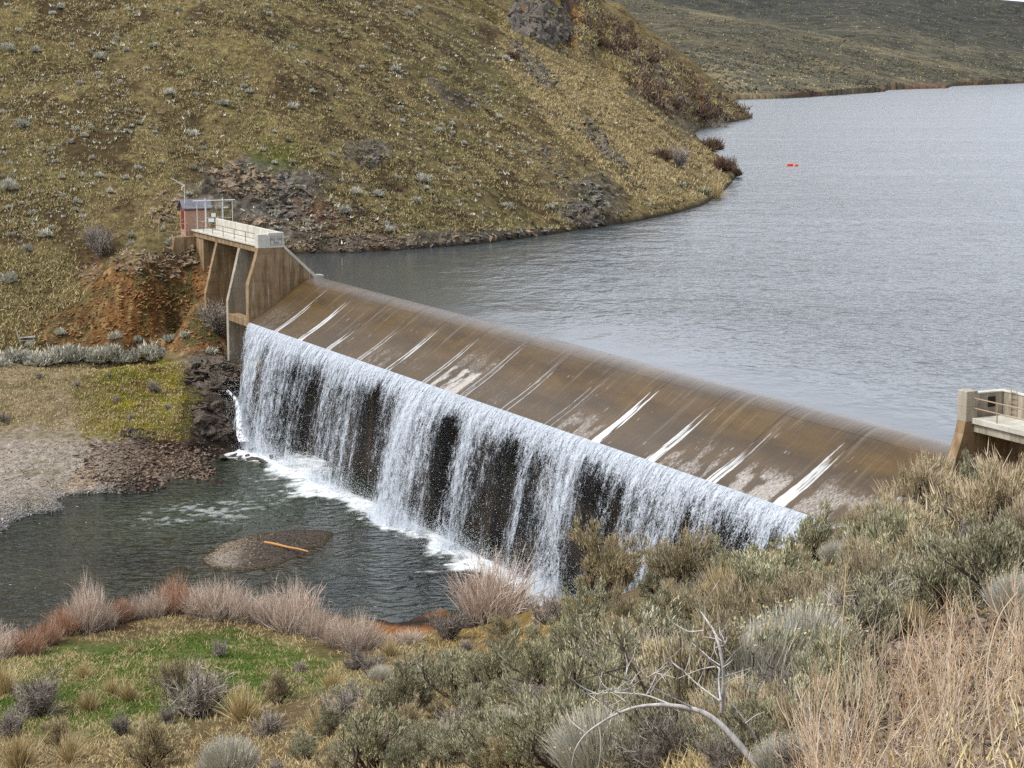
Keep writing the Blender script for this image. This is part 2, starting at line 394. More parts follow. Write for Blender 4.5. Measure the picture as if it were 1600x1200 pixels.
def nz(x, y):
    z = NB(x, y); u, n = to_un(x, y)
    r = np.hypot(x, y)
    z = z + (fbm(x / 5, y / 5, 71) - .5) * .9 * ss(8, 40, r) * ss(ZP - .2, ZP + 1.5, z) + (fbm(x / .8, y / .8, 72, 3) - .5) * .16
    z = np.where((n < 7.3) & (n > -3) & (u < 109.8), np.minimum(z, -19), z)
    z = np.where((n <= -1.5) & (u < 117), np.minimum(z, -4), z)
    z = np.where((n < 6.5) & (n > -1) & (u > 109) & (u < 118), np.minimum(z, -.3), z)
    return z

class GridZ:
    """fast lookup of a height mesh laid out on rings and bearings"""
    def __init__(s, r, ang, z): s.r, s.a, s.z = r, ang, z
    def __call__(s, x, y):
        r = np.hypot(x, y); a = np.arctan2(x, y)
        i = np.clip(np.interp(r, s.r, np.arange(len(s.r))), 0, len(s.r) - 1.001); j = np.clip(np.interp(a, s.a, np.arange(len(s.a))), 0, len(s.a) - 1.001)
        i0 = i.astype(int); j0 = j.astype(int); fi = i - i0; fj = j - j0; z = s.z
        out = (z[i0, j0] * (1 - fj) + z[i0, j0 + 1] * fj) * (1 - fi) + (z[i0 + 1, j0] * (1 - fj) + z[i0 + 1, j0 + 1] * fj) * fi
        return np.where((r > s.r[-1]) | (r < s.r[0]), -50, out)
FAST = {}
def hit(fn, px, py, t0, t1, m=260):
    fn = FAST.get(fn, fn)
    return hit_(fn, px, py, t0, t1, m)
def hit_(fn, px, py, t0, t1, m=260):
    """first crossing of pixel rays with a height function; returns points and mask"""
    px = np.asarray(px, float); py = np.asarray(py, float); k = len(px)
    ts = np.geomspace(t0, t1, m); P = np.zeros((k, 3)); ok = np.zeros(k, bool)
    a = (px - 800) / F; v = (600 - py) / F
    D = np.stack([a, CP + v * SP, -SP + v * CP], 1)
    X = D[:, None, 0] * ts; Y = D[:, None, 1] * ts; Z = HC + D[:, None, 2] * ts
    g = fn(X, Y); below = Z < g
    idx = below.argmax(1); ok = below.any(1) & (idx > 0); i0 = np.maximum(idx - 1, 0); r = np.arange(k)
    d0 = Z[r, i0] - g[r, i0]; d1 = g[r, idx] - Z[r, idx]
    w = d0 / np.maximum(d0 + d1, 1e-6); t = ts[i0] + w * (ts[idx] - ts[i0])
    P = CAMP + D * t[:, None]; P[:, 2] = fn(P[:, 0], P[:, 1])
    return P, ok, t

# ------------------------------------------------------------------ colour of the ground
def mixc(col, c, k): return col * (1 - k[..., None]) + np.array(c) * k[..., None]
def poly_mask(px, py, poly):
    inside = np.zeros(np.shape(px), bool); n = len(poly)
    for i in range(n):
        x1, y1 = poly[i]; x2, y2 = poly[(i + 1) % n]
        c = ((y1 > py) != (y2 > py)) & (px < (x2 - x1) * (py - y1) / (y2 - y1 + 1e-9) + x1)
        inside ^= c
    return inside
def hill_colour(x, y, z, d, s, r, px, py):
    col = np.zeros(x.shape + (3,)) + np.array((.20, .150, .072))
    n1 = fbm(x / 9, y / 9, 101); n2 = fbm(x / 2.5, y / 2.5 + z, 102); n3 = fbm(x / .7, y / .7, 103, 3)
    col = mixc(col, (.30, .25, .10), ss(.45, .7, n2) * .8)
    col = mixc(col, (.12, .11, .04), ss(.5, .66, n1) * .5)
    col = mixc(col, (.075, .05, .026), ss(.46, .60, fbm(x / 4, y / 4, 105)) * .85)
    col = mixc(col, (.10, .07, .035), ss(.60, .72, n3) * .5)
    spur = ss(760, 960, px) * (py < 330)
    col = mixc(col, (.33, .24, .11), spur * ss(.35, .6, n2) * .6)
    # rock tint
    rc = np.zeros_like(col) + np.array((.15, .135, .115)); rc = mixc(rc, (.07, .06, .05), ss(.45, .65, n2)); rc = mixc(rc, (.25, .22, .18), ss(.55, .7, n3))
    red = ss(430, 480, px) * ss(640, 580, px) * ss(290, 330, py)
    rc = mixc(rc, (.19, .085, .04), red * ss(.3, .6, n1 * .5 + n2 * .5) * .9)
    rw = r * (.9 - .35 * ss(700, 1000, px)) * ss(.25, .6, r + .6 * (n3 - .5)); col = col * (1 - rw[..., None]) + rc * rw[..., None]
    # orange slope below the shed
    og = ss(90, 190, px + 60 * (n1 - .5)) * ss(372, 340, px) * ss(395, 425, py + 40 * (n2 - .5)) * ss(560, 535, py) * (z > -9.6)
    og = og * ss(.25, .5, n1 * .5 + n2 * .5 + .05); og = np.maximum(og, ss(-20, 60, px) * ss(372, 340, px) * ss(480, 505, py) * ss(565, 545, py) * (z > -9.6) * .95 * ss(.35, .55, n2)); og = np.maximum(og, ss(100, 170, px) * ss(372, 340, px) * ss(385, 420, py) * (z > -9.6) * ss(545, 530, py) * .55)
    oc = np.zeros_like(col) + np.array((.28, .13, .045)); oc = mixc(oc, (.15, .08, .04), ss(.42, .6, n2)); oc = mixc(oc, (.42, .27, .12), ss(.58, .7, n3)); oc = mixc(oc, (.11, .10, .04), ss(.58, .68, fbm(x / 1.6, y / 1.6, 109)))
    col = col * (1 - og[..., None] * .85) + oc * og[..., None] * .85
    # below the ledge
    low = (z < -8.9) * ss(-8.9, -9.4, z)
    bc = np.zeros_like(col) + np.array((.30, .235, .145)); bc = mixc(bc, (.15, .13, .055), ss(.45, .65, n2) * .6); bc = mixc(bc, (.38, .32, .25), ss(.45, .6, n1) * ss(600, 680, py) * (px < 200))
    mossm = ss(110, 190, px + 130 * (n1 - .5) + (py - 640) * .35) * ss(712, 680, py - 40 * (n2 - .5) + np.abs(px - 240) * .12) * ss(318, 285, px + np.abs(py - 630) * .45) * ss(556, 562, py)
    moss = np.zeros_like(col) + np.array((.27, .23, .015)); moss = mixc(moss, (.12, .15, .012), ss(.42, .6, n2)); moss = mixc(moss, (.22, .21, .02), ss(.3, .9, (px - 150) / 170.) * ss(.5, .65, n3))
    moss = mixc(moss, (.12, .08, .025), ss(.44, .58, fbm(x / 2, y / 2, 110)) * .9); moss = mixc(moss, (.20, .15, .07), ss(.52, .64, fbm(x / 5, y / 5, 111)) * .7)
    bc = bc * (1 - mossm[..., None]) + moss * mossm[..., None]
    gr = ss(-13.0, -13.8, z)
    gc = np.zeros_like(col) + np.array((.40, .34, .28)); gc = mixc(gc, (.16, .16, .06), ss(.5, .62, n2) * .6 * ss(60, 0, np.abs(px - 60)))
    gc = mixc(gc, (.10, .06, .04), ss(130, 260, px + 60 * (n1 - .5)))
    gc = mixc(gc, (.36, .36, .36), ss(-15.15, -15.4, z) * ss(330, 200, px)); gc = mixc(gc, (.42, .28, .15), ss(.6, .68, n1) * .5 * (px < 150))
    bc = bc * (1 - gr[..., None]) + gc * gr[..., None]
    wet = ss(-15.42, -15.56, z); bc = mixc(bc, (.035, .028, .022), wet)
    dk = ss(262, 320, px + 30 * (n2 - .5)) * ss(800, 780, py) * (z < -9.2)
    bc = mixc(bc, (.055, .042, .032), dk * .9)
    col = col * (1 - low[..., None]) + bc * low[..., None]
    col = mixc(col, (.05, .038, .028), (z > -.5) * ss(.55, .15, z) * (low < .5) * (to_un(x, y)[1] < 0) * .9)
    # grassy green by the ledge, dark soil in the gully
    col = mixc(col, (.10, .12, .02), ss(.52, .62, n1) * ss(40, 0, np.abs(py - 245)) * ss(80, 0, np.abs(px - 430)) * .8)
    return col

# ------------------------------------------------------------------ hillside mesh
def build_hill():
    ang = np.radians(np.arange(-20, 11.5, .05))
    r = np.concatenate([np.arange(150, 300, .28), np.arange(300, 420, .55), np.arange(420, 1000, 1.6)])
    Rr, Aa = np.meshgrid(r, ang, indexing='ij')
    x = Rr * np.sin(Aa); y = Rr * np.cos(Aa)
    z, d, s, rk, px, py = hz(x, y, True); cg = CRAG['m']
    FAST[hz] = GridZ(r, ang, z)
    px, py, t = proj(x, y, z)
    col = hill_colour(x, y, z, d, s, rk, px, py)
    cc = np.zeros_like(col) + np.array((.13, .115, .095)); cc = mixc(cc, (.05, .042, .035), ss(.42, .6, fbm(x / 2.2, y / 5 + z / 3, 66))); cc = mixc(cc, (.30, .12, .03), ss(.56, .64, fbm(x / 3, y / 9, 67))); cc = mixc(cc, (.22, .20, .04), ss(.62, .7, fbm(x / 4, y / 8, 68)))
    cg = cg * ss(.3, .5, fbm(x / 4, y / 4, 69) * .5 + cg * .4); col = col * (1 - cg[..., None]) + cc * cg[..., None]
    v = np.stack([x, y, z], -1).reshape(-1, 3)
    f = grid_faces(len(r), len(ang))
    keep = (v[f, 2].max(1) > -19) & ~((v[f, 2].max(1) < -2.5) & (to_un(v[f[:, 0], 0], v[f[:, 0], 1])[1] < -1))
    o = mesh_np('hill', v, [f[keep]], M['hill'], None, True, None, {'Col': col.reshape(-1, 3)})
    return tag(o, 'steep dry grass hillside with rocky ground above the dam and reservoir', 'hillside', kind='structure')
build_hill()

def bank_colour(x, y, z):
    px, py, t = proj(x, y, z)
    n1 = fbm(x / 7, y / 7, 201); n2 = fbm(x / 2, y / 2, 202); n3 = fbm(x / .5, y / .5, 203, 3)
    col = np.zeros(x.shape + (3,)) + np.array((.13, .095, .05))
    col = mixc(col, (.22, .17, .085), ss(.45, .65, n2) * .8); col = mixc(col, (.12, .075, .035), ss(.5, .65, n1) * .7)
    # green meadow
    dx = (px - 330) / 260; dy = (py - 1045) / 62
    g = 1 - ss(.55, 1.1, np.hypot(dx, dy) + .5 * (n1 - .5)); g2 = 1 - ss(.6, 1.2, np.hypot((px - 120) / 260, (py - 1080) / 80) + .6 * (n2 - .5))
    gg = np.clip(np.maximum(g, g2 * .75), 0, 1) * (z < -9)
    gc = np.zeros_like(col) + np.array((.085, .14, .025)); gc = mixc(gc, (.22, .20, .09), ss(.46, .6, n2) * .8)
    col = col * (1 - gg[..., None]) + gc * gg[..., None]
    # ochre ground near the bank edge
    oc = ss(620, 700, px) * ss(1010, 900, px) * ss(1040, 985, py) * (z < -2)
    col = mixc(col, (.23, .15, .035), oc * .7)
    # rust mud at the waterline
    ru = (z < ZP + .8) * ss(560, 600, px) * ss(720, 690, px); col = mixc(col, (.30, .13, .05), ru * .9)
    # brown scree at right
    sc = ss(1330, 1440, px + 60 * (n2 - .5)) * ss(930, 990, py) * (t < 45)
    col = mixc(col, (.09, .058, .038), sc * .9)
    wet = ss(ZP + .25, ZP, z); col = mixc(col, (.03, .024, .02), wet)
    return col
def build_bank():
    ang = np.radians(np.concatenate([np.arange(-75, -20, .8), np.arange(-20, 20, .075), np.arange(20, 90, .8)]))
    r = np.concatenate([np.linspace(.5, 10, 25), np.geomspace(10.2, 185, 640)])
    Rr, Aa = np.meshgrid(r, ang, indexing='ij'); x = Rr * np.sin(Aa); y = Rr * np.cos(Aa)
    z = nz(x, y); FAST[nz] = GridZ(r, ang, z); col = bank_colour(x, y, z)
    v = np.stack([x, y, z], -1).reshape(-1, 3); f = grid_faces(len(r), len(ang))
    zm = v[f, 2].max(1); u, n = to_un(v[f[:, 0], 0], v[f[:, 0], 1])
    north = (v[f[:, 0], 1] > 150) & (u < 60)
    keep = (zm > -18) & ~((zm < -2.4) & (n < -1.5)) & ~north
    o = mesh_np('ground', v, [f[keep]], M['bank'], None, True, None, {'Col': col.reshape(-1, 3)})
    return tag(o, 'brushy near bank sloping down to the pool and right abutment', 'ground', kind='structure')
build_bank()
# land behind the viewer and bed under everything, out to the horizon
bed = MN('riverbed_silt'); bc = bed.mix(bed.ramp(bed.noise(.3, 5), [(.3, 0), (.7, 1)]), (.05, .045, .025), (.10, .08, .045)); bed.fin(bc, .9, .2)
v = np.array([(-9000, -9000, -19.5), (9000, -9000, -19.5), (9000, 9000, -19.5), (-9000, 9000, -19.5)], float)
o = mesh_np('terrain', v, [np.array([[0, 1, 2, 3]])], bed.m); tag(o, 'low valley floor under the river', 'terrain', kind='structure')

# ------------------------------------------------------------------ far hills
def build_far():
    def sil(pts): return np.array([att(px, py, t) for px, py, t in pts])
    L1 = sil([(1388, 142, 1335), (1300, 115, 1330), (1200, 90, 1320), (1100, 64, 1310), (1000, 43, 1300), (900, 28, 1300), (700, 5, 1300), (400, -10, 1350)])
    L2 = sil([(1610, 131, 1800), (1587, 121, 1820), (1537, 99, 1840), (1459, 70, 1850), (1381, 53, 1850), (1300, 40, 1850), (1200, 20, 1850), (1080, -8, 1850), (900, -40, 1900)])
    L3 = sil([(1800, 60, 2600), (1700, 40, 2600), (1600, 24, 2600), (1540, 13, 2600), (1480, 1, 2600), (1400, -18, 2600), (1200, -60, 2700)])
    ang = np.radians(np.arange(-4, 22, .06)); r = np.concatenate([np.arange(1000, 1400, 4), np.arange(1400, 2700, 9), np.arange(2700, 3300, 30)])
    Rr, Aa = np.meshgrid(r, ang, indexing='ij'); x = Rr * np.sin(Aa); y = Rr * np.cos(Aa)
    z = np.full(x.shape, -8.); hl = np.zeros(x.shape); lay = np.zeros(x.shape)
    for Ls, sf, sb in ((L1, .165, .42), (L2, .12, .42), (L3, .10, .10)):
        best = np.full(x.shape, -50.)
        for a, b in zip(Ls[:-1], Ls[1:]):
            dx, dy = b[0] - a[0], b[1] - a[1]; tt = np.clip(((x - a[0]) * dx + (y - a[1]) * dy) / (dx * dx + dy * dy), 0, 1)
            d = np.hypot(x - a[0] - tt * dx, y - a[1] - tt * dy); zz = a[2] + tt * (b[2] - a[2])
            front = ss(-60, 60, np.hypot(a[0] + tt * dx, a[1] + tt * dy) - np.hypot(x, y))
            sl = sb + (sf - sb) * front
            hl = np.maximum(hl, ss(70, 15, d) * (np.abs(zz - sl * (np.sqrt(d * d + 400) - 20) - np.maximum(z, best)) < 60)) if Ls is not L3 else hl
            best = np.maximum(best, zz - sl * (np.sqrt(d * d + 400) - 20))
        lay = np.where(best > z, {id(L1): 1, id(L2): 2, id(L3): 3}[id(Ls)], lay)
        z = np.maximum(z, best)
    # gullies running down to the water
    gul = fbm(x / 95 + y / 400, y / 260, 301, 4); z = z + (gul - .5) * 12 * ss(2450, 2100, Rr) * ss(0, 30, z) * ss(60, 25, np.abs(z - 30) * .5) + (fbm(x / 25, y / 25, 305) - .5) * 3 * ss(0, 8, z) * ss(2500, 2200, Rr)
    z = np.maximum(z, -8)
    # shoreline along the measured line
    shx = np.array([(atz(px, py, 0)[0] / atz(px, py, 0)[1], np.hypot(*atz(px, py, 0)[:2])) for px, py in [(600, 160), (1000, 157), (1160, 155), (1230, 153.5), (1300, 149), (1384, 143), (1388, 140), (1480, 138), (1490, 134.5), (1600, 130), (1900, 122)]])
    shr = np.interp(np.tan(Aa), shx[:, 0], shx[:, 1])
    shp = np.array([(atz(px, py, 0)[0], atz(px, py, 0)[1]) for px, py in [(300, 165), (600, 160), (1000, 157), (1160, 155), (1230, 153.5), (1300, 149), (1384, 143), (1400, 140), (1470, 138), (1492, 135), (1600, 130), (1900, 122)]])
    ed = np.full(x.shape, 1e9)
    for (ax, ay), (bx, by) in zip(shp[:-1], shp[1:]):
        dx, dy = bx - ax, by - ay; tt = np.clip(((x - ax) * dx + (y - ay) * dy) / (dx * dx + dy * dy), 0, 1); ed = np.minimum(ed, np.hypot(x - ax - tt * dx, y - ay - tt * dy))
    e = np.where(Rr > shr, ed, -ed)
    z = np.where(e < 0, -8, np.minimum(np.maximum(z, 1.0), 1.2 + 1.8 * ss(.3, .6, fbm(x / 60, y / 60, 306)) + .21 * e))
    n1 = fbm(x / 60, y / 90, 311); n2 = fbm(x / 12, y / 16, 312)
    col = np.zeros(x.shape + (3,)) + np.array((.16, .14, .085))
    col = mixc(col, (.25, .205, .12), ss(.45, .65, n1) * .8); col = mixc(col, (.085, .085, .065), ss(.48, .62, n2) * .75)
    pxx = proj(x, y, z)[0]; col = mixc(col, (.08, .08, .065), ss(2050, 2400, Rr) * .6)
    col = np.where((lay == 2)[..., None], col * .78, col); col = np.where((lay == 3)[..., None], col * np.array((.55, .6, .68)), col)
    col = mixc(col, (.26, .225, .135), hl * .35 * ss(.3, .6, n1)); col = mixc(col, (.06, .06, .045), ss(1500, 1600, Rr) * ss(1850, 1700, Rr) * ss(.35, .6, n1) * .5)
    col = mixc(col, (.15, .09, .055), ss(4.2, 2.6, z) * .9 * (.25 + .75 * ss(.45, .6, fbm(x / 70, y / 70, 319))))
    global FARZ
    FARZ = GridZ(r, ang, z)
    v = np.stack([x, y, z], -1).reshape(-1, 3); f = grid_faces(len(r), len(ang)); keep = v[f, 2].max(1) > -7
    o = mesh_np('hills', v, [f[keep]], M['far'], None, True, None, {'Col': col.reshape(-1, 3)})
    tag(o, 'rolling sage covered hills across the reservoir', 'hills', kind='structure')
    # distant blue ridge
    xs = np.linspace(1150, 1900, 60); ang2 = xs; top = []
    vv = []
    for i, p in enumerate(xs):
        py = np.interp(p, [1150, 1450, 1500, 1540, 1570, 1600, 1700, 1900], [30, 18, 14, 13, 10, 8, 4, 8]) + 1.2 * (fbm(p / 14., 0, 5) - .5)
        q = att(p, py, 6500); q2 = att(p, 95, 5600); q2[2] = -5; q3 = att(p, py, 7400); q3[2] = -5
        vv += [q2, q, q3]
    f = grid_faces(60, 3)
    mm = MN('distant_ridge'); mm.fin(mm.mix(mm.ramp(mm.noise(.004, 5), [(.35, 0), (.65, 1)]), (.13, .13, .17), (.17, .17, .21)), 1, 0)  # distance haze put into the blue-grey base colour
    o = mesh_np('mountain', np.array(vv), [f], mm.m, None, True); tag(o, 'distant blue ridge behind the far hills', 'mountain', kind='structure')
build_far()

# ------------------------------------------------------------------ the reservoir, pool, dam and waterfall
def dotn(m):
    """signed distance downstream of the crest, as a shader value"""
    c = m.sep(m.coord())
    return m.math('ADD', m.math('ADD', m.math('MULTIPLY', c[0], float(N[0])), m.math('MULTIPLY', c[1], float(N[1]))), float(-(P0[0] * N[0] + P0[1] * N[1])))
def water_mat(name, deep, wave, dist):
    m = MN(name); dn = dotn(m)
    fade = m.ramp(m.math('MULTIPLY', dn, -1 / 22.), [(0, .06), (.25, .35), (1, 1)])
    a = m.noise(1.15, 2, .5, m.coord((1.0, .8, 1), rot=(0, 0, .25)), .5)
    b = m.noise(.30, 2, .5, m.coord((1.1, .6, 1), rot=(0, 0, -.2)), .4)
    c = m.noise(3.6, 2, .5, m.coord((.8, 1.0, 1), rot=(0, 0, .1)))
    gust = m.ramp(m.noise(.02, 3, .5, m.coord((.6, 2.2, 1))), [(.3, .6), (.7, 1.15)])
    h = m.math('ADD', m.math('MULTIPLY', a, 1.25), m.math('ADD', m.math('MULTIPLY', b, 4.2), m.math('MULTIPLY', c, .18)))
    cc = m.sep(m.coord()); lee = m.ramp(m.math('DIVIDE', m.math('ADD', m.math('SUBTRACT', cc[0], m.math('MULTIPLY', m.math('SUBTRACT', cc[1], 190.0), .13)), 32.0), 50.0), [(.2, .07), (.95, 1)])
    h = m.math('MULTIPLY', m.math('MULTIPLY', m.math('MULTIPLY', h, fade), gust), lee)
    m.bump(h, wave, dist)
    return m, m.fin(deep, .16, .5)
m, M['lake'] = water_mat('reservoir_water', (.05, .060, .064), .8, .22)
m.b.inputs['IOR'].default_value = 1.33
v = [W(-400, 2.6, 0), W(-.6, 2.6, 0), W(-.6, -.25, 0), W(ULEN + .4, -.25, 0), W(ULEN + .4, 2.6, 0), W(170, 2.6, 0), np.array([4500, 60, 0]), np.array([4500, 6000, 0]), np.array([-4000, 6000, 0])]
me = bpy.data.meshes.new('lake'); me.from_pydata([tuple(q) for q in v], [], [tuple(range(len(v)))]); me.materials.append(M['lake'])
tag(link(bpy.data.objects.new('lake', me)), 'rippled grey blue reservoir behind the dam', 'lake', kind='structure')

JU = [7.6, 14.3, 21.5, 28.9, 35.4, 43.0, 50.5, 57.9, 65.1, 72.3, 79.8, 87.4, 95.0, 103.6]
def base_n(u): return 9.7 + .5 * (fbm(u / 6., 0 * u, 401, 2) - .5)
def fall_density(u, w=1.0):
    """how solid the falling water is along the lip, 0..1"""
    d = .33 + .50 * (fbm(u / 2.6, 0 * u + 3, 411, 3) - .5) + .35 * (fbm(u / .8, 0 * u + 7, 413, 2) - .5)
    for c, wd, a in [(50.9, 1.3, .62), (36.0, 1.0, .5), (21.6, 1.7, .28), (59.5, 2.6, .16), (66.5, 1.6, .18), (74.2, .8, .30), (78.3, .6, .32), (80.6, .6, .2), (86.9, .5, .5), (96.2, .4, .45), (16.5, 1.0, .2), (62.5, .8, .2), (91.5, 1.2, .12)]:
        d = d - a * np.exp(-((u - c) / wd) ** 2)
    for c, wd, a in [(43.5, 3.0, .3), (31.0, 1.8, .15), (54.5, 1.6, .28), (71.9, .6, .4), (5, 5, .22), (98, 2.0, .1), (26, 1.2, .1), (68.5, 1.0, .1)]:
        d = d + a * np.exp(-((u - c) / wd) ** 2)
    return d
def build_pool():
    ang = np.radians(np.arange(-19, 9.5, .07)); r = np.arange(112, 228, .24)
    Rr, Aa = np.meshgrid(r, ang, indexing='ij'); x = Rr * np.sin(Aa); y = Rr * np.cos(Aa)
    u, n = to_un(x, y); px, py, t = proj(x, y, ZP)
    n1 = fbm(x / 2.2, y / 2.2, 421); n2 = fbm(x / .55, y / .55, 422, 3); n3 = fbm(u / 1.2, n / 4, 423)
    q = n - base_n(u); dens = fall_density(u)
    width = 1.9 + 4.2 * ss(.45, .8, fbm(u / 5., 0 * u, 425, 2)) + 1.0 * np.clip(dens, 0, 1)
    foam = 1 - ss(.10, 1.15, q / width + 1.1 * (n1 - .5) + .9 * (n2 - .5))
    foam *= (u > -6) * ss(-1.6, -.3, q)
    # turbulent green white water at the far end
    turb = np.exp(-(((px - 470) / 75) ** 2 + ((py - 728) / 26) ** 2)); foam = np.maximum(foam, ss(.45, .85, turb + .55 * (n2 - .5) + .3 * (n1 - .5)) * .85)
    tail = np.exp(-(((px - 330) / 200) ** 2 + ((py - 800 - (330 - px) * .12) / 40) ** 2))
    foam = np.maximum(foam, ss(.50, .74, n2 * .6 + n1 * .25 + tail * .22) * tail * .5)
    left = np.exp(-(((px - 395) / 60) ** 2 + ((py - 712) / 14) ** 2)); foam = np.maximum(foam, ss(.4, .7, left * .8 + .5 * (n2 - .5)) * .9)
    green = np.clip(turb * 1.2 + tail * .8, 0, 1)
    shoal = np.exp(-(((px - 425 - (py - 860) * -.5) / 130) ** 2 + ((py - 862 + (px - 425) * .12) / 42) ** 2))
    v = np.stack([x, y, np.full(x.shape, ZP) + (foam * .25 * n2)], -1).reshape(-1, 3)
    f = grid_faces(len(r), len(ang)); uu, nn = to_un(v[f[:, 0], 0], v[f[:, 0], 1]); keep = ~((nn < 5.9) & (uu > -3)) & ~((uu <= -3) & (nn < 4))
    m = MN('pool_water')
    fo = m.attr('foam').outputs['Fac']; gr = m.attr('green').outputs['Fac']; sh = m.attr('shoal').outputs['Fac']
    fine = m.noise(7, 4, .7); fm = m.ramp(m.math('ADD', fo, m.math('MULTIPLY', m.math('SUBTRACT', fine, .5), .75)), [(.28, 0), (.95, 1)])
    deep = m.mix(m.ramp(m.noise(.12, 4), [(.35, 0), (.65, 1)]), (.012, .014, .010), (.022, .026, .014))
    deep = m.mix(gr, deep, (.045, .058, .034)); deep = m.mix(m.ramp(sh, [(.3, 0), (.8, .8)]), deep, (.05, .04, .025))
    m.setin(m.b.inputs['Base Color'], m.mix(fm, deep, (.80, .84, .86))); m.setin(m.b.inputs['Roughness'], m.ramp(fm, [(0, .12), (1, .8)]))
    a = m.noise(.85, 1, .4, m.coord((.8, 1.1, 1), rot=(0, 0, -.3)), .8); b = m.noise(2.6, 1, .4, m.coord((.7, 1.1, 1), rot=(0, 0, .4)), .4)
    m.bump(m.math('ADD', a, m.math('MULTIPLY', b, .22)), 1.0, .62); m.b.inputs['IOR'].default_value = 1.33
    o = mesh_np('pool', v, [f[keep]], m.m, None, True, {'foam': foam.ravel(), 'green': green.ravel(), 'shoal': shoal.ravel()})
    tag(o, 'dark rippled plunge pool with foam below the dam', 'pool', kind='structure')
build_pool()
# the river goes on beyond the measured pool, out of the picture to the left
m2, rm = water_mat('river_water', (.02, .022, .015), 1.0, .3)
v = np.array([(-220, 60, ZP - .03), (-38.5, 105, ZP - .03), (-72, 213, ZP - .03), (-260, 210, ZP - .03)], float)
tag(mesh_np('river', v, [np.array([[0, 1, 2, 3]])], rm), 'dark river flowing away from the pool', 'river', kind='structure')

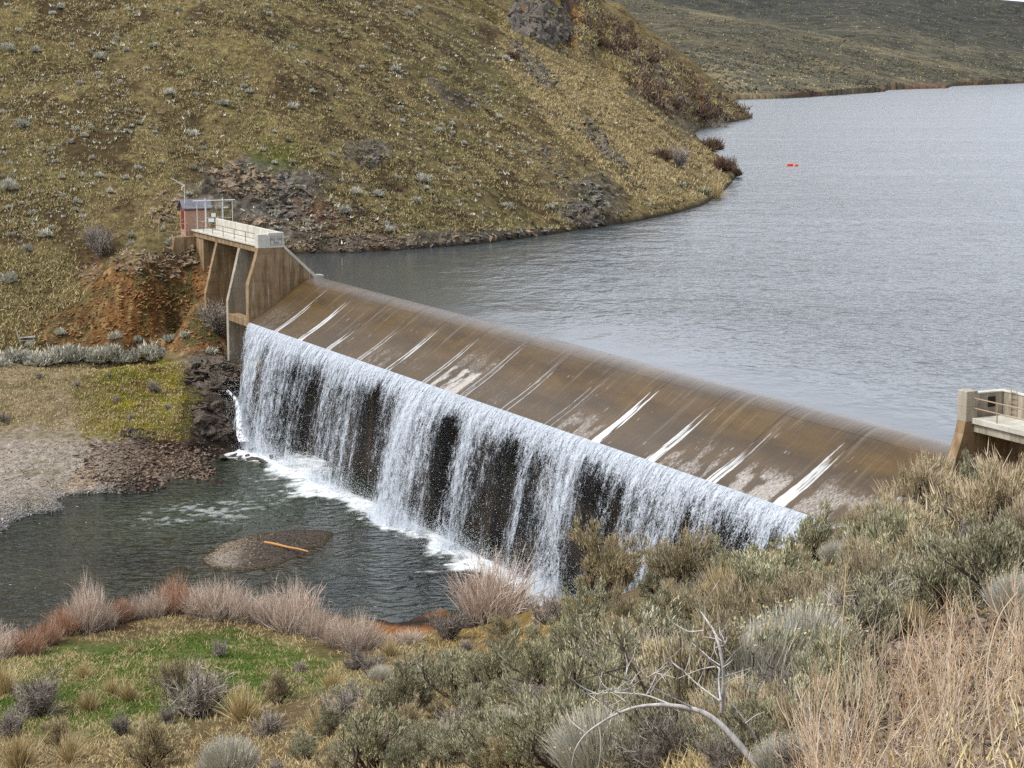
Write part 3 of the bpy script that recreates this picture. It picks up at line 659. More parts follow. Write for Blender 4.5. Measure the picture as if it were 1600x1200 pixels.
PROF = np.array([(-.25, 0), (0, -.015), (.3, -.05), (.7, -.17), (1.1, -.36), (1.6, -.66), (2.2, -1.08), (3.0, -1.68), (3.8, -2.28), (4.6, -2.85), (5.4, -3.38), (6.1, -3.8), (6.6, -4.1), (6.95, -4.35)])
PARC = np.concatenate([[0], np.cumsum(np.hypot(*np.diff(PROF, axis=0).T))])
def build_dam():
    root = empty('dam', W(0, 6.9, ZP)); tag(root, 'long brown concrete overflow dam with a curved spillway face', 'dam')
    inv = Vector(root.location)
    us = np.arange(0.0, ULEN + .01, .08); sa = np.linspace(0, PARC[-1], 104)
    n = np.interp(sa, PARC, PROF[:, 0]); z = np.interp(sa, PARC, PROF[:, 1])
    # smooth the profile
    for _ in range(6):
        n[1:-1] = (n[:-2] + n[2:] + 2 * n[1:-1]) / 4; z[1:-1] = (z[:-2] + z[2:] + 2 * z[1:-1]) / 4
    Ug, Sg = np.meshgrid(us, sa, indexing='ij'); ng = np.tile(n, (len(us), 1)); zg = np.tile(z, (len(us), 1))
    q = Sg / PARC[-1]                                       # 0 crest .. 1 lip
    foam = np.zeros(Ug.shape); line = np.zeros(Ug.shape); film = np.zeros(Ug.shape)
    wob = .10 * (fbm(Ug / .5, Sg / .5, 501, 3) - .5); fine = fbm(Ug / .17, Sg / 1.9, 502, 3)
    # (start of white water 0..1, strength, gap half width, filled)
    spec = [(.30, .75, .45, .6), (.30, .9, .5, .8), (.62, .8, .45, .5), (.5, .7, .4, .35), (.38, .9, .4, .6), (.35, .7, .35, .3), (.25, .6, .5, .3), (.3, .6, .5, .15), (.38, .45, .5, .1),
            (.30, 1.0, .55, 1.0), (.42, .9, .55, .75), (.55, .9, .55, .7), (.38, .9, .6, .8), (.22, .7, .8, .45)]
    for (c, (s0, st, hw, fill)) in zip(JU, spec):
        hwq = hw * (.42 + .5 * q); du = Ug - c + wob - .15 * (1 - q)
        edge = np.exp(-((np.abs(du) - hwq) / .075) ** 2); inner = (1 - ss(hwq * .8, hwq * 1.15, np.abs(du)))
        on = ss(s0 * .7 - .08, s0 + .22, q + .40 * (fine - .5))
        pat = ss(.25, .50, fine)
        foam = np.maximum(foam, st * on * np.maximum(edge * ss(.15, .4, fine), inner * fill * .85 * pat * ss(s0 + .05, s0 + .25, q + .2 * (fine - .5))))
        foam = np.maximum(foam, st * inner * fill * 1.15 * ss(.74, .86, q) * ss(.2, .5, fine))
        line = np.maximum(line, (np.exp(-((np.abs(du) - hwq) / .05) ** 2)) * ss(.03, .08, q) * 1.0)
    # broad thin white patches on some bays
    for (ua, ub, s0, st) in [(44.0, 49.6, .66, .95), (43.8, 50, .25, .3), (73.5, 72, .7, .3), (88.6, 94.2, .55, .55), (96, 102.5, .5, .45), (80.6, 86.6, .5, .42), (66, 71.5, .55, .4), (58.5, 64, .72, .18), (51, 57, .55, .22), (36.2, 42.5, .6, .12), (29.5, 34.8, .5, .3), (22, 28, .6, .22), (9, 13.5, .5, .2), (1, 6.8, .45, .25), (104.6, 109.5, .62, .3)]:
        w = ss(ua, ua + .5, Ug) * (1 - ss(ub - .5, ub, Ug)) * ss(s0, s0 + .05 + .25 * (st < .9), q + .10 * (fbm(Ug / 1.2, Sg, 503) - .5))
        film = np.maximum(film, w * min(1, st * 1.35) * ss(.22, .55, fbm(Ug / .9, Sg / 1.6, 504, 3)))
    # small nicks of white below the construction joint
    foam = np.maximum(foam, .35 * ss(.78, .86, fbm(Ug / .35, Sg / .9, 505, 3)) * ss(.25, .5, q))
    P = P0[None, None] + Ug[..., None] * U + ng[..., None] * N; P[..., 2] = zg + .012 * foam
    P = P.reshape(-1, 3) - np.array(inv)
    m = MN('wet_spillway_concrete')
    fu = m.attr('su').outputs['Fac']; fs = m.attr('sv').outputs['Fac']; fo = m.attr('foam').outputs['Fac']; li = m.attr('line').outputs['Fac']
    cb = m.n.new('ShaderNodeCombineXYZ'); m.L(fu, cb.inputs[0]); m.L(fs, cb.inputs[1])
    def vec(a, b):
        mp = m.n.new('ShaderNodeMapping'); mp.inputs['Scale'].default_value = (a, b, 1); m.L(cb.outputs[0], mp.inputs[0]); return mp.outputs[0]
    big = m.noise(1, 5, .6, vec(.12, .5)); st = m.noise(1, 5, .65, vec(2.5, .22)); fi = m.noise(1, 4, .75, vec(11, 1.6))
    col = m.mix(m.ramp(big, [(.36, 0), (.62, 1)]), (.056, .034, .013), (.112, .068, .023))
    bay = m.noise(1, 0, .5, vec(.137, 0)); col = m.mix(m.ramp(bay, [(.35, .35), (.65, 0)]), col, (.075, .060, .048))
    col = m.mix(m.ramp(st, [(.5, 0), (.68, .55)]), col, (.06, .04, .02))
    col = m.mix(m.ramp(m.noise(1, 5, .65, vec(1.6, .12)), [(.55, 0), (.7, .35)]), col, (.28, .24, .19))
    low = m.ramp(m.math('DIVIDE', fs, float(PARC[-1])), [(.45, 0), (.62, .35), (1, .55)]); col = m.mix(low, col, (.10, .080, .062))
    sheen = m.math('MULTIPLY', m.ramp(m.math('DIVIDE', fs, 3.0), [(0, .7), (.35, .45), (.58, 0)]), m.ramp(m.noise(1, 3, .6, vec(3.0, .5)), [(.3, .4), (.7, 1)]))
    col = m.mix(sheen, col, (.17, .165, .16))  # sky gloss on the crest water painted in as a grey tint
    col = m.mix(li, col, (.02, .014, .01))
    jl = m.ramp(m.math('ABSOLUTE', m.math('SUBTRACT', fs, 1.75)), [(0, .9), (.05, 0)]); col = m.mix(m.math('MULTIPLY', jl, m.ramp(m.noise(1, 2, .5, vec(.8, 1)), [(.4, 1), (.6, .2)])), col, (.02, .014, .01))
    fm = m.ramp(m.math('ADD', fo, m.math('MULTIPLY', m.math('SUBTRACT', fi, .5), 1.0)), [(.12, 0), (.85, .85)])
    fm = m.math('MULTIPLY', fm, m.ramp(fo, [(.02, 0), (.2, 1)]))
    fl = m.attr('film').outputs['Fac']; f2 = m.noise(1, 4, .75, vec(9, 3.6), .3)
    fl = m.ramp(m.math('ADD', fl, m.math('MULTIPLY', m.math('SUBTRACT', f2, .5), 2.2)), [(.35, 0), (1.25, .75)]); fl = m.math('MULTIPLY', fl, m.ramp(m.attr('film').outputs['Fac'], [(.03, 0), (.4, 1)]))
    col = m.mix(fl, col, (.55, .52, .49))
    col = m.mix(fm, col, (.78, .80, .82))
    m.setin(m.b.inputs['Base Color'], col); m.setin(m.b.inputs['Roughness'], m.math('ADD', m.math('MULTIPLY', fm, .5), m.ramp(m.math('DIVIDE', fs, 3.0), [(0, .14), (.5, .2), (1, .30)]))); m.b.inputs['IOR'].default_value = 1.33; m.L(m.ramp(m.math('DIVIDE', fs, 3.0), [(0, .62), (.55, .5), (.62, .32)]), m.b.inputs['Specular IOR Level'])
    h = m.math('ADD', m.math('MULTIPLY', m.noise(1, 3, .6, vec(5, .5)), .7), m.math('ADD', m.math('MULTIPLY', fi, .5), m.math('MULTIPLY', fm, .7)))
    m.bump(h, .55, .06)
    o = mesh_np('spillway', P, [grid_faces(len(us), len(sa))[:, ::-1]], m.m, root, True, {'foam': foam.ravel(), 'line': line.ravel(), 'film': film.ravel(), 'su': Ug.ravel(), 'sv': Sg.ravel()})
    # downstream wall behind the falling water
    us = np.arange(-.6, ULEN + 3, .5); zz = np.linspace(-4.45, -19, 40); Ug, Zg = np.meshgrid(us, zz, indexing='ij')
    ng = 6.9 - .5 * ss(-4.5, -6, Zg) - .8 * ss(-5.5, -7, Zg) + .5 * (fbm(Ug / 2, Zg / 2, 511) - .5) * ss(-5, -6, Zg)
    P = P0 + Ug[..., None] * U + ng[..., None] * N; P[..., 2] = Zg; P = P.reshape(-1, 3) - np.array(inv)
    wm = MN('dark_wet_concrete'); a = wm.noise(.5, 6, .6, wm.coord((1, 1, .4))); wm.bump(a, .6, .2)
    wm.fin(wm.mix(wm.ramp(a, [(.4, 0), (.65, 1)]), (.010, .009, .008), (.035, .024, .013)), .7, .3)
    mesh_np('dam_wall', P, [grid_faces(len(us), len(zz))[:, ::-1]], wm.m, root, True)
    return root
build_dam()

def build_fall():
    m = MN('falling_water')
    fu = m.attr('fu').outputs['Fac']; fd = m.attr('fd').outputs['Fac']; de = m.attr('dens').outputs['Fac']; sd_ = m.attr('seed').outputs['Fac']
    cb = m.n.new('ShaderNodeCombineXYZ'); m.L(fu, cb.inputs[0]); m.L(fd, cb.inputs[1]); m.L(sd_, cb.inputs[2])
    def vec(a, b):
        mp = m.n.new('ShaderNodeMapping'); mp.inputs['Scale'].default_value = (a, b, 1); m.L(cb.outputs[0], mp.inputs[0]); return mp.outputs[0]
    n1 = m.noise(1, 5, .75, vec(3.2, 1.3), .4); n2 = m.noise(1, 3, .7, vec(13, 7)); n3 = m.noise(1, 3, .6, vec(1.3, .16))
    s = m.math('ADD', m.math('MULTIPLY', n1, .42), m.math('ADD', m.math('MULTIPLY', n2, .38), m.math('MULTIPLY', n3, .20)))
    a = m.math('ADD', de, m.math('MULTIPLY', m.math('SUBTRACT', s, .5), 5.2))
    al = m.ramp(a, [(.30, 0), (.95, .97)])
    tr = m.n.new('ShaderNodeBsdfTransparent'); mx = m.n.new('ShaderNodeMixShader')
    m.L(al, mx.inputs[0]); m.L(tr.outputs[0], mx.inputs[1]); m.L(m.b.outputs[0], mx.inputs[2]); m.L(mx.outputs[0], m.out.inputs[0])
    m.bump(s, .8, .12)
    m.fin((.54, .59, .66), .55, .3)
    m.b.inputs['Transmission Weight'].default_value = 0
    root = empty('waterfall', W(50, 8, ZP)); tag(root, 'white curtain of water falling from the lip of the dam', 'waterfall', kind='structure')
    inv = np.array(root.location)
    sheets = [('water_curtain', 2.2, 0, 0.0, 1), ('water_veil', 1.75, 11.7, -.20, 2), ('water_spray', 2.65, 29.3, -.30, 3)]
    for name, vel, seed, off, k in sheets:
        us = np.arange(-.15, 106, .16); T = np.linspace(0, 1, 76) ** .8 * 1.52
        Ug, Tg = np.meshgrid(us, T, indexing='ij')
        ve = vel * (1 + .22 * (fbm(Ug / 1.5, 0 * Ug, 521 + k, 3) - .5)) + .5 * np.exp(-((Ug - 44) / 3) ** 2); ve = ve * (.45 + .55 * ss(0, 5, Ug))
        drop = .9 * Tg + 4.6 * Tg ** 2 * .98
        nn = 6.93 + ve * Tg + .28 * (fbm(Ug / .7, drop / 1.4, 530 + k, 3) - .5) * ss(.2, 1.5, drop); zz = -4.33 - drop
        uu = Ug + .35 * (fbm(Ug / 1.2, drop / 3, 540 + k, 3) - .5) * ss(.5, 4, drop)
        d = fall_density(Ug)
        dens = lerp(.76, d + .09, ss(.1, 2.2 + 1.5 * fbm(Ug / 1.5, 0 * Ug, 551, 2), drop)) - .012 * drop + off
        gapdeep = np.clip(.42 - d, 0, 1); dens -= gapdeep * ss(.8, 3.5, drop) * .35
        dens += .55 * ss(ZP + 2.0, ZP + .0, zz) * (.4 + .8 * np.clip(d, 0, 1))
        dens += .55 * (fbm(Ug / 1.3, drop / 2.2, 561 + k, 4, .6) - .5) * ss(.6, 4, drop)
        dens = dens - .25 * ss(95, 104, Ug) * 0
        P = P0 + uu[..., None] * U + nn[..., None] * N; P[..., 2] = np.maximum(zz, ZP - .4)
        dens += .35 * np.exp(-Ug / 5.) * ss(6, 10, drop)
        # the bank catches the fall at the near end
        f = grid_faces(len(us), len(T)); 
        keep = (zz.ravel()[f].max(1) > ZP - .3)
        mesh_np(name, P.reshape(-1, 3) - inv, [f[keep]], m.m, root, True, {'fu': Ug.ravel(), 'fd': drop.ravel(), 'dens': dens.ravel(), 'seed': np.full(Ug.size, seed)})
    # thrown droplets: small faceted drops
    K = 26000
    u = rng.uniform(0, 104, K); T = rng.uniform(.15, 1.5, K) ** .8; vel = rng.normal(2.3, .55, K)
    d = fall_density(u); keep = rng.random(K) < np.clip(d * 1.1, .06, 1); u, T, vel = u[keep], T[keep], vel[keep]; vel = vel * (.45 + .55 * ss(0, 5, u))
    z = -4.33 - .9 * T - 4.5 * T * T; nn = 6.95 + vel * T + rng.normal(0, .15, len(u))
    ok = z > ZP + .05; u, T, nn, z = u[ok], T[ok], nn[ok], z[ok]
    P = P0 + u[:, None] * U + nn[:, None] * N; P[:, 2] = z
    s = rng.uniform(.010, .024, len(u))[:, None]
    tet = np.array([(1, 0, -.7), (-1, .3, -.7), (0, -1, -.3), (0, 0, 2.2)])
    V = P[:, None] + tet[None] * s[:, None]; V = V.reshape(-1, 3) - inv
    b = np.arange(len(u))[:, None] * 4
    Fc = np.concatenate([b + np.array([[0, 1, 2]]), b + np.array([[0, 3, 1]]), b + np.array([[1, 3, 2]]), b + np.array([[2, 3, 0]])])
    # spray cloud where the water lands: a very dense drift of fine drops
    K = 90000; u2 = rng.uniform(-3, 100, K); d2 = fall_density(u2); kp = rng.random(K) < np.clip(d2 + .25, .15, 1); u2 = u2[kp]
    h2 = rng.exponential(.75, len(u2)) * (1 + 1.6 * np.exp(-u2 / 6)); n2_ = base_n(u2) + rng.normal(.1, .95, len(u2)); P2 = P0 + u2[:, None] * U + n2_[:, None] * N; P2[:, 2] = ZP + h2
    s2 = rng.uniform(.010, .026, len(u2))[:, None]; V2 = (P2[:, None] + tet[None] * np.array([1, 1, .6]) * s2[:, None]).reshape(-1, 3) - inv
    V = np.concatenate([V, V2]); b2 = len(u) * 4 + np.arange(len(u2))[:, None] * 4
    Fc = np.concatenate([Fc] + [b2 + np.array([t_]) for t_ in ([0, 1, 2], [0, 3, 1], [1, 3, 2], [2, 3, 0])])
    dm = MN('water_droplets'); dm.fin((.85, .89, .94), .4, .4)
    mesh_np('droplets', V, [Fc], dm.m, root)
build_fall()

# ------------------------------------------------------------------ concrete abutments
def bm_obj(name, bm, mat, parent=None, bevel=0.0, origin=None):
    if bevel: bmesh.ops.bevel(bm, geom=[e for e in bm.edges], offset=bevel, segments=1, affect='EDGES', clamp_overlap=True)
    bmesh.ops.recalc_face_normals(bm, faces=bm.faces)
    me = bpy.data.meshes.new(name); bm.to_mesh(me); bm.free()
    if origin is not None: me.transform(Matrix.Translation(-Vector(origin)))
    me.materials.append(mat); return link(bpy.data.objects.new(name, me), parent)
def prism(bm, poly, u0, u1, zoff=0):
    a = [bm.verts.new(W(u0, n, z)) for n, z in poly]; b = [bm.verts.new(W(u1, n, z)) for n, z in poly]
    bm.faces.new(a); bm.faces.new(b[::-1])
    for i in range(len(poly)):
        j = (i + 1) % len(poly); bm.faces.new((a[i], b[i], b[j], a[j]))
def box(bm, u0, u1, n0, n1, z0, z1): prism(bm, [(n0, z0), (n1, z0), (n1, z1), (n0, z1)], u0, u1)
def tube_bm(bm, pts, r, seg=8):
    pts = [Vector(p) for p in pts]; rings = []
    for i, p in enumerate(pts):
        d = (pts[min(i + 1, len(pts) - 1)] - pts[max(i - 1, 0)]).normalized()
        a = d.orthogonal().normalized() if i == 0 else (rings_a - d * rings_a.dot(d)).normalized()
        rings_a = a; b = d.cross(a)
        rr = r[i] if isinstance(r, (list, tuple)) else r
        rings.append([bm.verts.new(p + (a * math.cos(k * 2 * math.pi / seg) + b * math.sin(k * 2 * math.pi / seg)) * rr) for k in range(seg)])
    for A_, B_ in zip(rings[:-1], rings[1:]):
        for k in range(seg): bm.faces.new((A_[k], A_[(k + 1) % seg], B_[(k + 1) % seg], B_[k]))
    bm.faces.new(rings[0][::-1]); bm.faces.new(rings[-1])
M['conc_brown'] = concrete_mat('stained_concrete', (.235, .155, .08), (.34, .25, .15), (.12, .075, .04), pale=(.46, .40, .30))
M['conc_pale'] = concrete_mat('pale_concrete', (.60, .59, .53), (.50, .48, .42), (.40, .37, .30))
M['conc_grey'] = concrete_mat('weathered_grey_concrete', (.34, .30, .23), (.42, .38, .31), (.20, .165, .12), pale=(.50, .47, .40))
M['white_metal'] = MN('white_painted_pipe').fin((.70, .70, .66), .5, .4)
M['rust_pipe'] = MN('weathered_pipe').fin((.36, .27, .19), .7, .3)
M['brown_pipe'] = MN('brown_painted_pipe').fin((.20, .15, .11), .5, .4)
M['dark'] = MN('dark_opening').fin((.03, .028, .025), .9, .1)

def railing(parent, pts, h, mids, mat, name='railing', r=.035, org=None, skipend=False):
    """posts at pts, top rail and mid rails; rails are the body, posts sub-parts"""
    bm = bmesh.new()
    for hh in [h] + mids: tube_bm(bm, [p + np.array([0, 0, hh]) for p in pts], r)
    ro = bm_obj(name, bm, mat, parent, 0, org)
    for p in pts[1:] if skipend else pts:
        bm = bmesh.new(); tube_bm(bm, [p, p + np.array([0, 0, h - .01])], r * 1.05); bm_obj('post', bm, mat, ro, 0, org)
    return ro

def abut_left():
    org = W(0, 5, 2.5); root = empty('abutment', org)
    tag(root, 'weathered concrete abutment with two tall buttresses and walkway at the far end of the dam', 'abutment')
    # pier: nose slopes down to the crest, foot follows the spillway curve
    poly = [(5.9, 4.42), (5.9, 3.2), (5.98, 2.5), (7.0, -.57), (6.98, -4.35), (6.1, -3.95), (4.2, -2.75), (2.4, -1.4), (1.2, -.75), (0, -.35), (-.9, -.35), (-.9, .32), (-.15, .06), (3.2, 3.15), (3.2, 4.6), (4.85, 4.6), (4.85, 4.42)]
    bm = bmesh.new(); lower = [(5.9, 3.1), (5.98, 2.5), (7.0, -.57), (7.0, -4.9), (6.1, -4.6), (4.2, -3.3), (2.4, -2.1), (1.2, -1.3), (0, -.9), (-1.2, -.9), (-1.2, -.1), (0, -.02), (3.1, 2.95), (3.4, 3.1)]
    prism(bm, lower, -.85, 0); pier = bm_obj('pier', bm, M['conc_brown'], root, .02, org)
    bm = bmesh.new(); prism(bm, [(5.9, 3.1), (5.9, 4.5), (4.95, 4.5), (4.95, 3.1)], -.9, .03); bm_obj('post', bm, M['conc_pale'], root, .03, org)
    bm = bmesh.new(); prism(bm, [(4.95, 3.1), (4.95, 4.25), (4.75, 4.62), (3.15, 4.62), (3.15, 3.1)], -.82, .03); blk = bm_obj('block', bm, M['conc_pale'], root, .02, org)
    bm = bmesh.new(); prism(bm, [(3.15, 3.1), (3.15, 3.35), (-.25, .16), (-1.1, .12), (-1.1, -.1), (0, -.02), (3.1, 2.95)], -.9, .04); bm_obj('coping', bm, M['conc_pale'], root, .02, org)
    # inscription panel: dark raised strips paint in the shade of engraving
    bm = bmesh.new()
    for (a, b, c, d) in [(3.35, 4.6, 4.25, 4.30), (3.35, 4.6, 3.36, 3.41), (3.35, 3.40, 3.42, 4.24), (4.55, 4.60, 3.42, 4.24)]: box(bm, .032, .045, a, b, c, d)
    M['engrave'] = MN('engraved_shadow_stain').fin((.22, .20, .19), .9, .1)
    pl = bm_obj('inscription_border', bm, M['engrave'], blk, 0, org)
    for txt, zz, sz in (('ISQ IZN', 3.85, .38), ('1932', 3.48, .32)):
        cu = bpy.data.curves.new('lettering', 'FONT'); cu.body = txt; cu.size = sz; cu.extrude = .008; cu.align_x = 'CENTER'; cu.offset = .008; cu.materials.append(M['engrave'])
        tmp = bpy.data.objects.new('tmp', cu); COL.objects.link(tmp); bpy.context.view_layer.update(); lm = bpy.data.meshes.new_from_object(tmp.evaluated_get(bpy.context.evaluated_depsgraph_get())); bpy.data.objects.remove(tmp); to = link(bpy.data.objects.new('lettering', lm), blk)
        xa = Vector(-N); za = Vector((0, 0, 1)); ya = Vector(U)
        mat = Matrix((xa, za, ya)).transposed().to_4x4(); mat.translation = Vector(W(.042, 3.97, zz)) - Vector(org); to.matrix_local = mat
    # buttresses
    for u, zb in ((-7.5, -10.5), (-14.9, -8.5)):
        bm = bmesh.new(); prism(bm, [(5.35, 2.52), (6.75, -2.9), (6.75, zb), (2.97, zb), (2.97, 2.52)], u - .32, u + .32); bm_obj('buttress', bm, M['conc_grey'] if u > -8 else M['conc_brown'], root, .02, org)
    # low sill across the last bay
    bm = bmesh.new(); box(bm, -7.15, -.9, 5.6, 6.7, -4.95, -4.2); bm_obj('sill', bm, M['conc_brown'], root, .02, org)
    bm = bmesh.new(); box(bm, -23.5, -.85, 2.5, 2.95, -12, 2.5); bm_obj('wall', bm, M['conc_brown'], root, 0, org)
    bm = bmesh.new(); box(bm, -23.6, -19.8, 2.95, 5.2, -3.0, 2.5); bm_obj('end_wall', bm, M['conc_brown'], root, 0, org)
    bm = bmesh.new(); box(bm, -23.2, -.9, 2.6, 5.3, 2.502, 3.1); bm_obj('beam', bm, M['conc_brown'], root, .02, org)
    bm = bmesh.new(); box(bm, -23.4, -.88, 3.0, 5.45, 3.104, 3.3); bm_obj('deck', bm, M['conc_pale'], root, .02, org)
    bm = bmesh.new(); box(bm, -21.5, -.86, 2.9, 3.2, 3.0, 4.55); pa = bm_obj('parapet', bm, M['conc_pale'], root, .03, org)
    railing(root, [W(u, 5.32, 3.3) for u in (-22.6, -19.3, -16.1, -12.6, -9.0, -5.4, -.95)], 1.05, [.55], M['brown_pipe'], org=org)
    # stained retaining wall running into the hill
    bm = bmesh.new(); prism(bm, [(5.2, 2.6), (7.6, 2.5), (7.9, 1.2), (7.2, -1.0), (5.2, -2.6)], -23.6, -22.4); bm_obj('retaining_wall', bm, M['conc_brown'], root, .03, org)
abut_left()

def abut_right():
    org = W(ULEN, 5, 2.5); root = empty('abutment', org)
    tag(root, 'weathered concrete abutment with square post and rusty railing at the near end of the dam', 'abutment')
    u0 = ULEN; u1 = ULEN + .7
    bm = bmesh.new(); prism(bm, [(5.9, 3.1), (5.98, 2.5), (7.2, -1.2), (8.6, -6.5), (0, -6.5), (-1.2, -.9), (-1.2, -.1), (0, -.02), (3.1, 2.95), (3.4, 3.1)], u0, u1); bm_obj('pier', bm, M['conc_brown'], root, .02, org)
    bm = bmesh.new(); box(bm, u0 - .03, u1 + .03, 5.15, 5.9, 3.1, 4.74); bm_obj('post', bm, M['conc_grey'], root, .03, org)
    bm = bmesh.new(); box(bm, u0 + .02, u1 - .25, 3.25, 5.15, 3.1, 4.5); blk = bm_obj('side_wall', bm, M['conc_grey'], root, .02, org)
    bm = bmesh.new(); box(bm, u0, u1 - .2, 3.0, 5.14, 4.503, 4.58); bm_obj('coping', bm, M['conc_pale'], root, .01, org)
    bm = bmesh.new(); box(bm, u1 - .26, u1 - .235, 3.75, 4.25, 3.75, 4.3); bm_obj('recess_shade', bm, M['dark'], blk, 0, org)  # flat dark plate on the wall, the hole's shade put into its colour
    bm = bmesh.new(); box(bm, u0, u0 + 14, 2.9, 3.22, 3.0, 4.5); bm_obj('parapet', bm, M['conc_grey'], root, .02, org)
    bm = bmesh.new(); box(bm, u0, u0 + 14, 2.86, 3.26, 4.503, 4.57); bm_obj('parapet_cap', bm, M['conc_pale'], root, .01, org)
    bm = bmesh.new(); box(bm, u1, u0 + 14, 2.5, 5.35, 2.55, 3.0); bm_obj('beam', bm, M['conc_grey'], root, .02, org)
    bm = bmesh.new(); box(bm, u1, u0 + 14, 3.22, 5.5, 3.003, 3.3); bm_obj('deck', bm, M['conc_pale'], root, .02, org)
    bm = bmesh.new(); box(bm, u1, u0 + 14, 2.5, 2.9, -6, 2.545); bm_obj('wall', bm, M['conc_brown'], root, 0, org)
    railing(root, [W(u, 5.4, 3.3) for u in (u1, u0 + 2.6, u0 + 4.9, u0 + 7.4, u0 + 10)], 1.05, [.52], M['rust_pipe'], org=org, skipend=True)
    # rungs of an iron ladder against the parapet
    bm = bmesh.new()
    for un in (u0 + 1.15, u0 + 1.6): tube_bm(bm, [W(un, 3.3, 3.3), W(un, 3.3, 4.75), W(un, 3.05, 4.85)], .02, 6)
    for k in range(5): tube_bm(bm, [W(u0 + 1.15, 3.3, 3.5 + .27 * k), W(u0 + 1.6, 3.3, 3.5 + .27 * k)], .015, 6)
    bm_obj('ladder', bm, M['rust_pipe'], root, 0, org)
abut_right()

def build_shed():
    org = W(-24, 4.6, 3.3); root = empty('shed', org); tag(root, 'small red brick shed with grey shingle roof at the end of the walkway', 'shed')
    bmat = MN('red_brick'); br = bmat.n.new('ShaderNodeTexBrick'); br.inputs['Scale'].default_value = 5; br.inputs['Color1'].default_value = (.42, .25, .18, 1); br.inputs['Color2'].default_value = (.35, .19, .13, 1); br.inputs['Mortar'].default_value = (.42, .33, .27, 1)
    bmat.L(bmat.coord((1, 1, 1), rot=(math.pi / 2, 0, math.atan2(N[1], N[0]))), br.inputs['Vector'])
    bmat.fin(bmat.mix(bmat.ramp(bmat.noise(2.5, 4), [(.4, 0), (.65, .6)]), br.outputs[0], (.50, .30, .21)), .9, .1)
    bm = bmesh.new(); box(bm, -25.0, -23.25, 3.35, 6.1, 2.2, 5.55); wall = bm_obj('wall', bm, bmat.m, root, .02, org)
    rm = MN('grey_shingles'); a = rm.noise(7, 4, .7, rm.coord((1, 1, 2))); k = rm.math('FRACT', rm.math('MULTIPLY', rm.sep(rm.coord())[2], 7)); rm.fin(rm.mix(rm.ramp(k, [(0, .9), (.2, 0)]), rm.mix(rm.ramp(a, [(.35, 0), (.6, 1)]), (.10, .10, .12), (.24, .24, .27)), (.04, .04, .045)), .8, .3)
    # gable roof: ridge along N
    bm = bmesh.new()
    for s in (-1, 1):
        c = -24.12; e = c + s * 1.15
        a = [W(c, n, 6.45) for n in (3.0, 6.45)]; b = [W(e, n, 5.5) for n in (3.0, 6.45)]
        up = np.array([0, 0, .1]); vs = [bm.verts.new(p) for p in (a[0], a[1], b[1], b[0], a[0] + up, a[1] + up, b[1] + up, b[0] + up)]
        for q in ((0, 1, 2, 3), (4, 5, 6, 7), (0, 1, 5, 4), (1, 2, 6, 5), (2, 3, 7, 6), (3, 0, 4, 7)): bm.faces.new([vs[i] for i in q])
    bm_obj('roof', bm, rm.m, root, 0, org)
    fm = MN('dark_red_paint'); fm.fin((.17, .035, .03), .6, .3)
    bm = bmesh.new(); prism(bm, [(6.09, 5.5), (6.09, 5.5), (6.1, 5.5)], -25, -23.3); bm.free()
    bm = bmesh.new()
    for n0, n1 in ((6.1, 6.2), (3.25, 3.35)):
        a = [bm.verts.new(W(u, n0, z)) for u, z in ((-25.0, 5.5), (-23.25, 5.5), (-24.12, 6.42))]; b = [bm.verts.new(W(u, n1, z)) for u, z in ((-25.0, 5.5), (-23.25, 5.5), (-24.12, 6.42))]
        bm.faces.new(a); bm.faces.new(b[::-1])
        for i in range(3): bm.faces.new((a[i], b[i], b[(i + 1) % 3], a[(i + 1) % 3]))
    bm_obj('gable', bm, fm.m, root, 0, org)
    bm = bmesh.new(); box(bm, -23.2, -23.12, 3.2, 6.25, 5.36, 5.56); bm_obj('fascia', bm, fm.m, root, 0, org)
    bm = bmesh.new(); box(bm, -24.6, -23.65, 6.11, 6.16, 3.3, 5.35); d = bm_obj('door', bm, fm.m, root, .01, org)
    bm = bmesh.new(); box(bm, -23.85, -23.75, 6.17, 6.24, 4.25, 4.35); bm_obj('handle', bm, M['white_metal'], d, 0, org)
    # antenna mast
    o2 = W(-23.6, 6.0, 5.9); ar = empty('antenna', o2); tag(ar, 'thin white antenna mast with crooked arm on the shed roof', 'antenna')
    bm = bmesh.new(); tube_bm(bm, [W(-23.6, 6.0, 5.6), W(-23.6, 6.0, 8.2)], .035, 6); bm_obj('mast', bm, M['white_metal'], ar, 0, o2)
    bm = bmesh.new(); tube_bm(bm, [W(-23.6, 6.0, 8.1), W(-24.3, 7.3, 8.9)], .03, 6)
    for k in range(4):
        q = W(-23.6 - .17 * k, 6.1 + .3 * k, 8.2 + .2 * k); tube_bm(bm, [q + np.array([-.1, 0, .18]), q + np.array([.1, 0, -.18])], .015, 5)
    bm_obj('arm', bm, M['white_metal'], ar, 0, o2)
    bm = bmesh.new(); tube_bm(bm, [W(-23.5, 6.1, 8.1), W(-23.5, 6.3, 7.9), W(-23.5, 6.35, 7.6)], .05, 6); bm_obj('bracket', bm, M['white_metal'], ar, 0, o2)
    # gate frame across the walkway
    o3 = W(-21, 3.5, 3.3); g = empty('gate_frame', o3); tag(g, 'tall white pipe gate frame across the walkway beside the brick shed', 'gate')
    bm = bmesh.new(); tube_bm(bm, [W(-21, 5.9, 6.55), W(-21, 1.1, 6.55)], .05, 6); bm_obj('top_bar', bm, M['white_metal'], g, 0, o3)
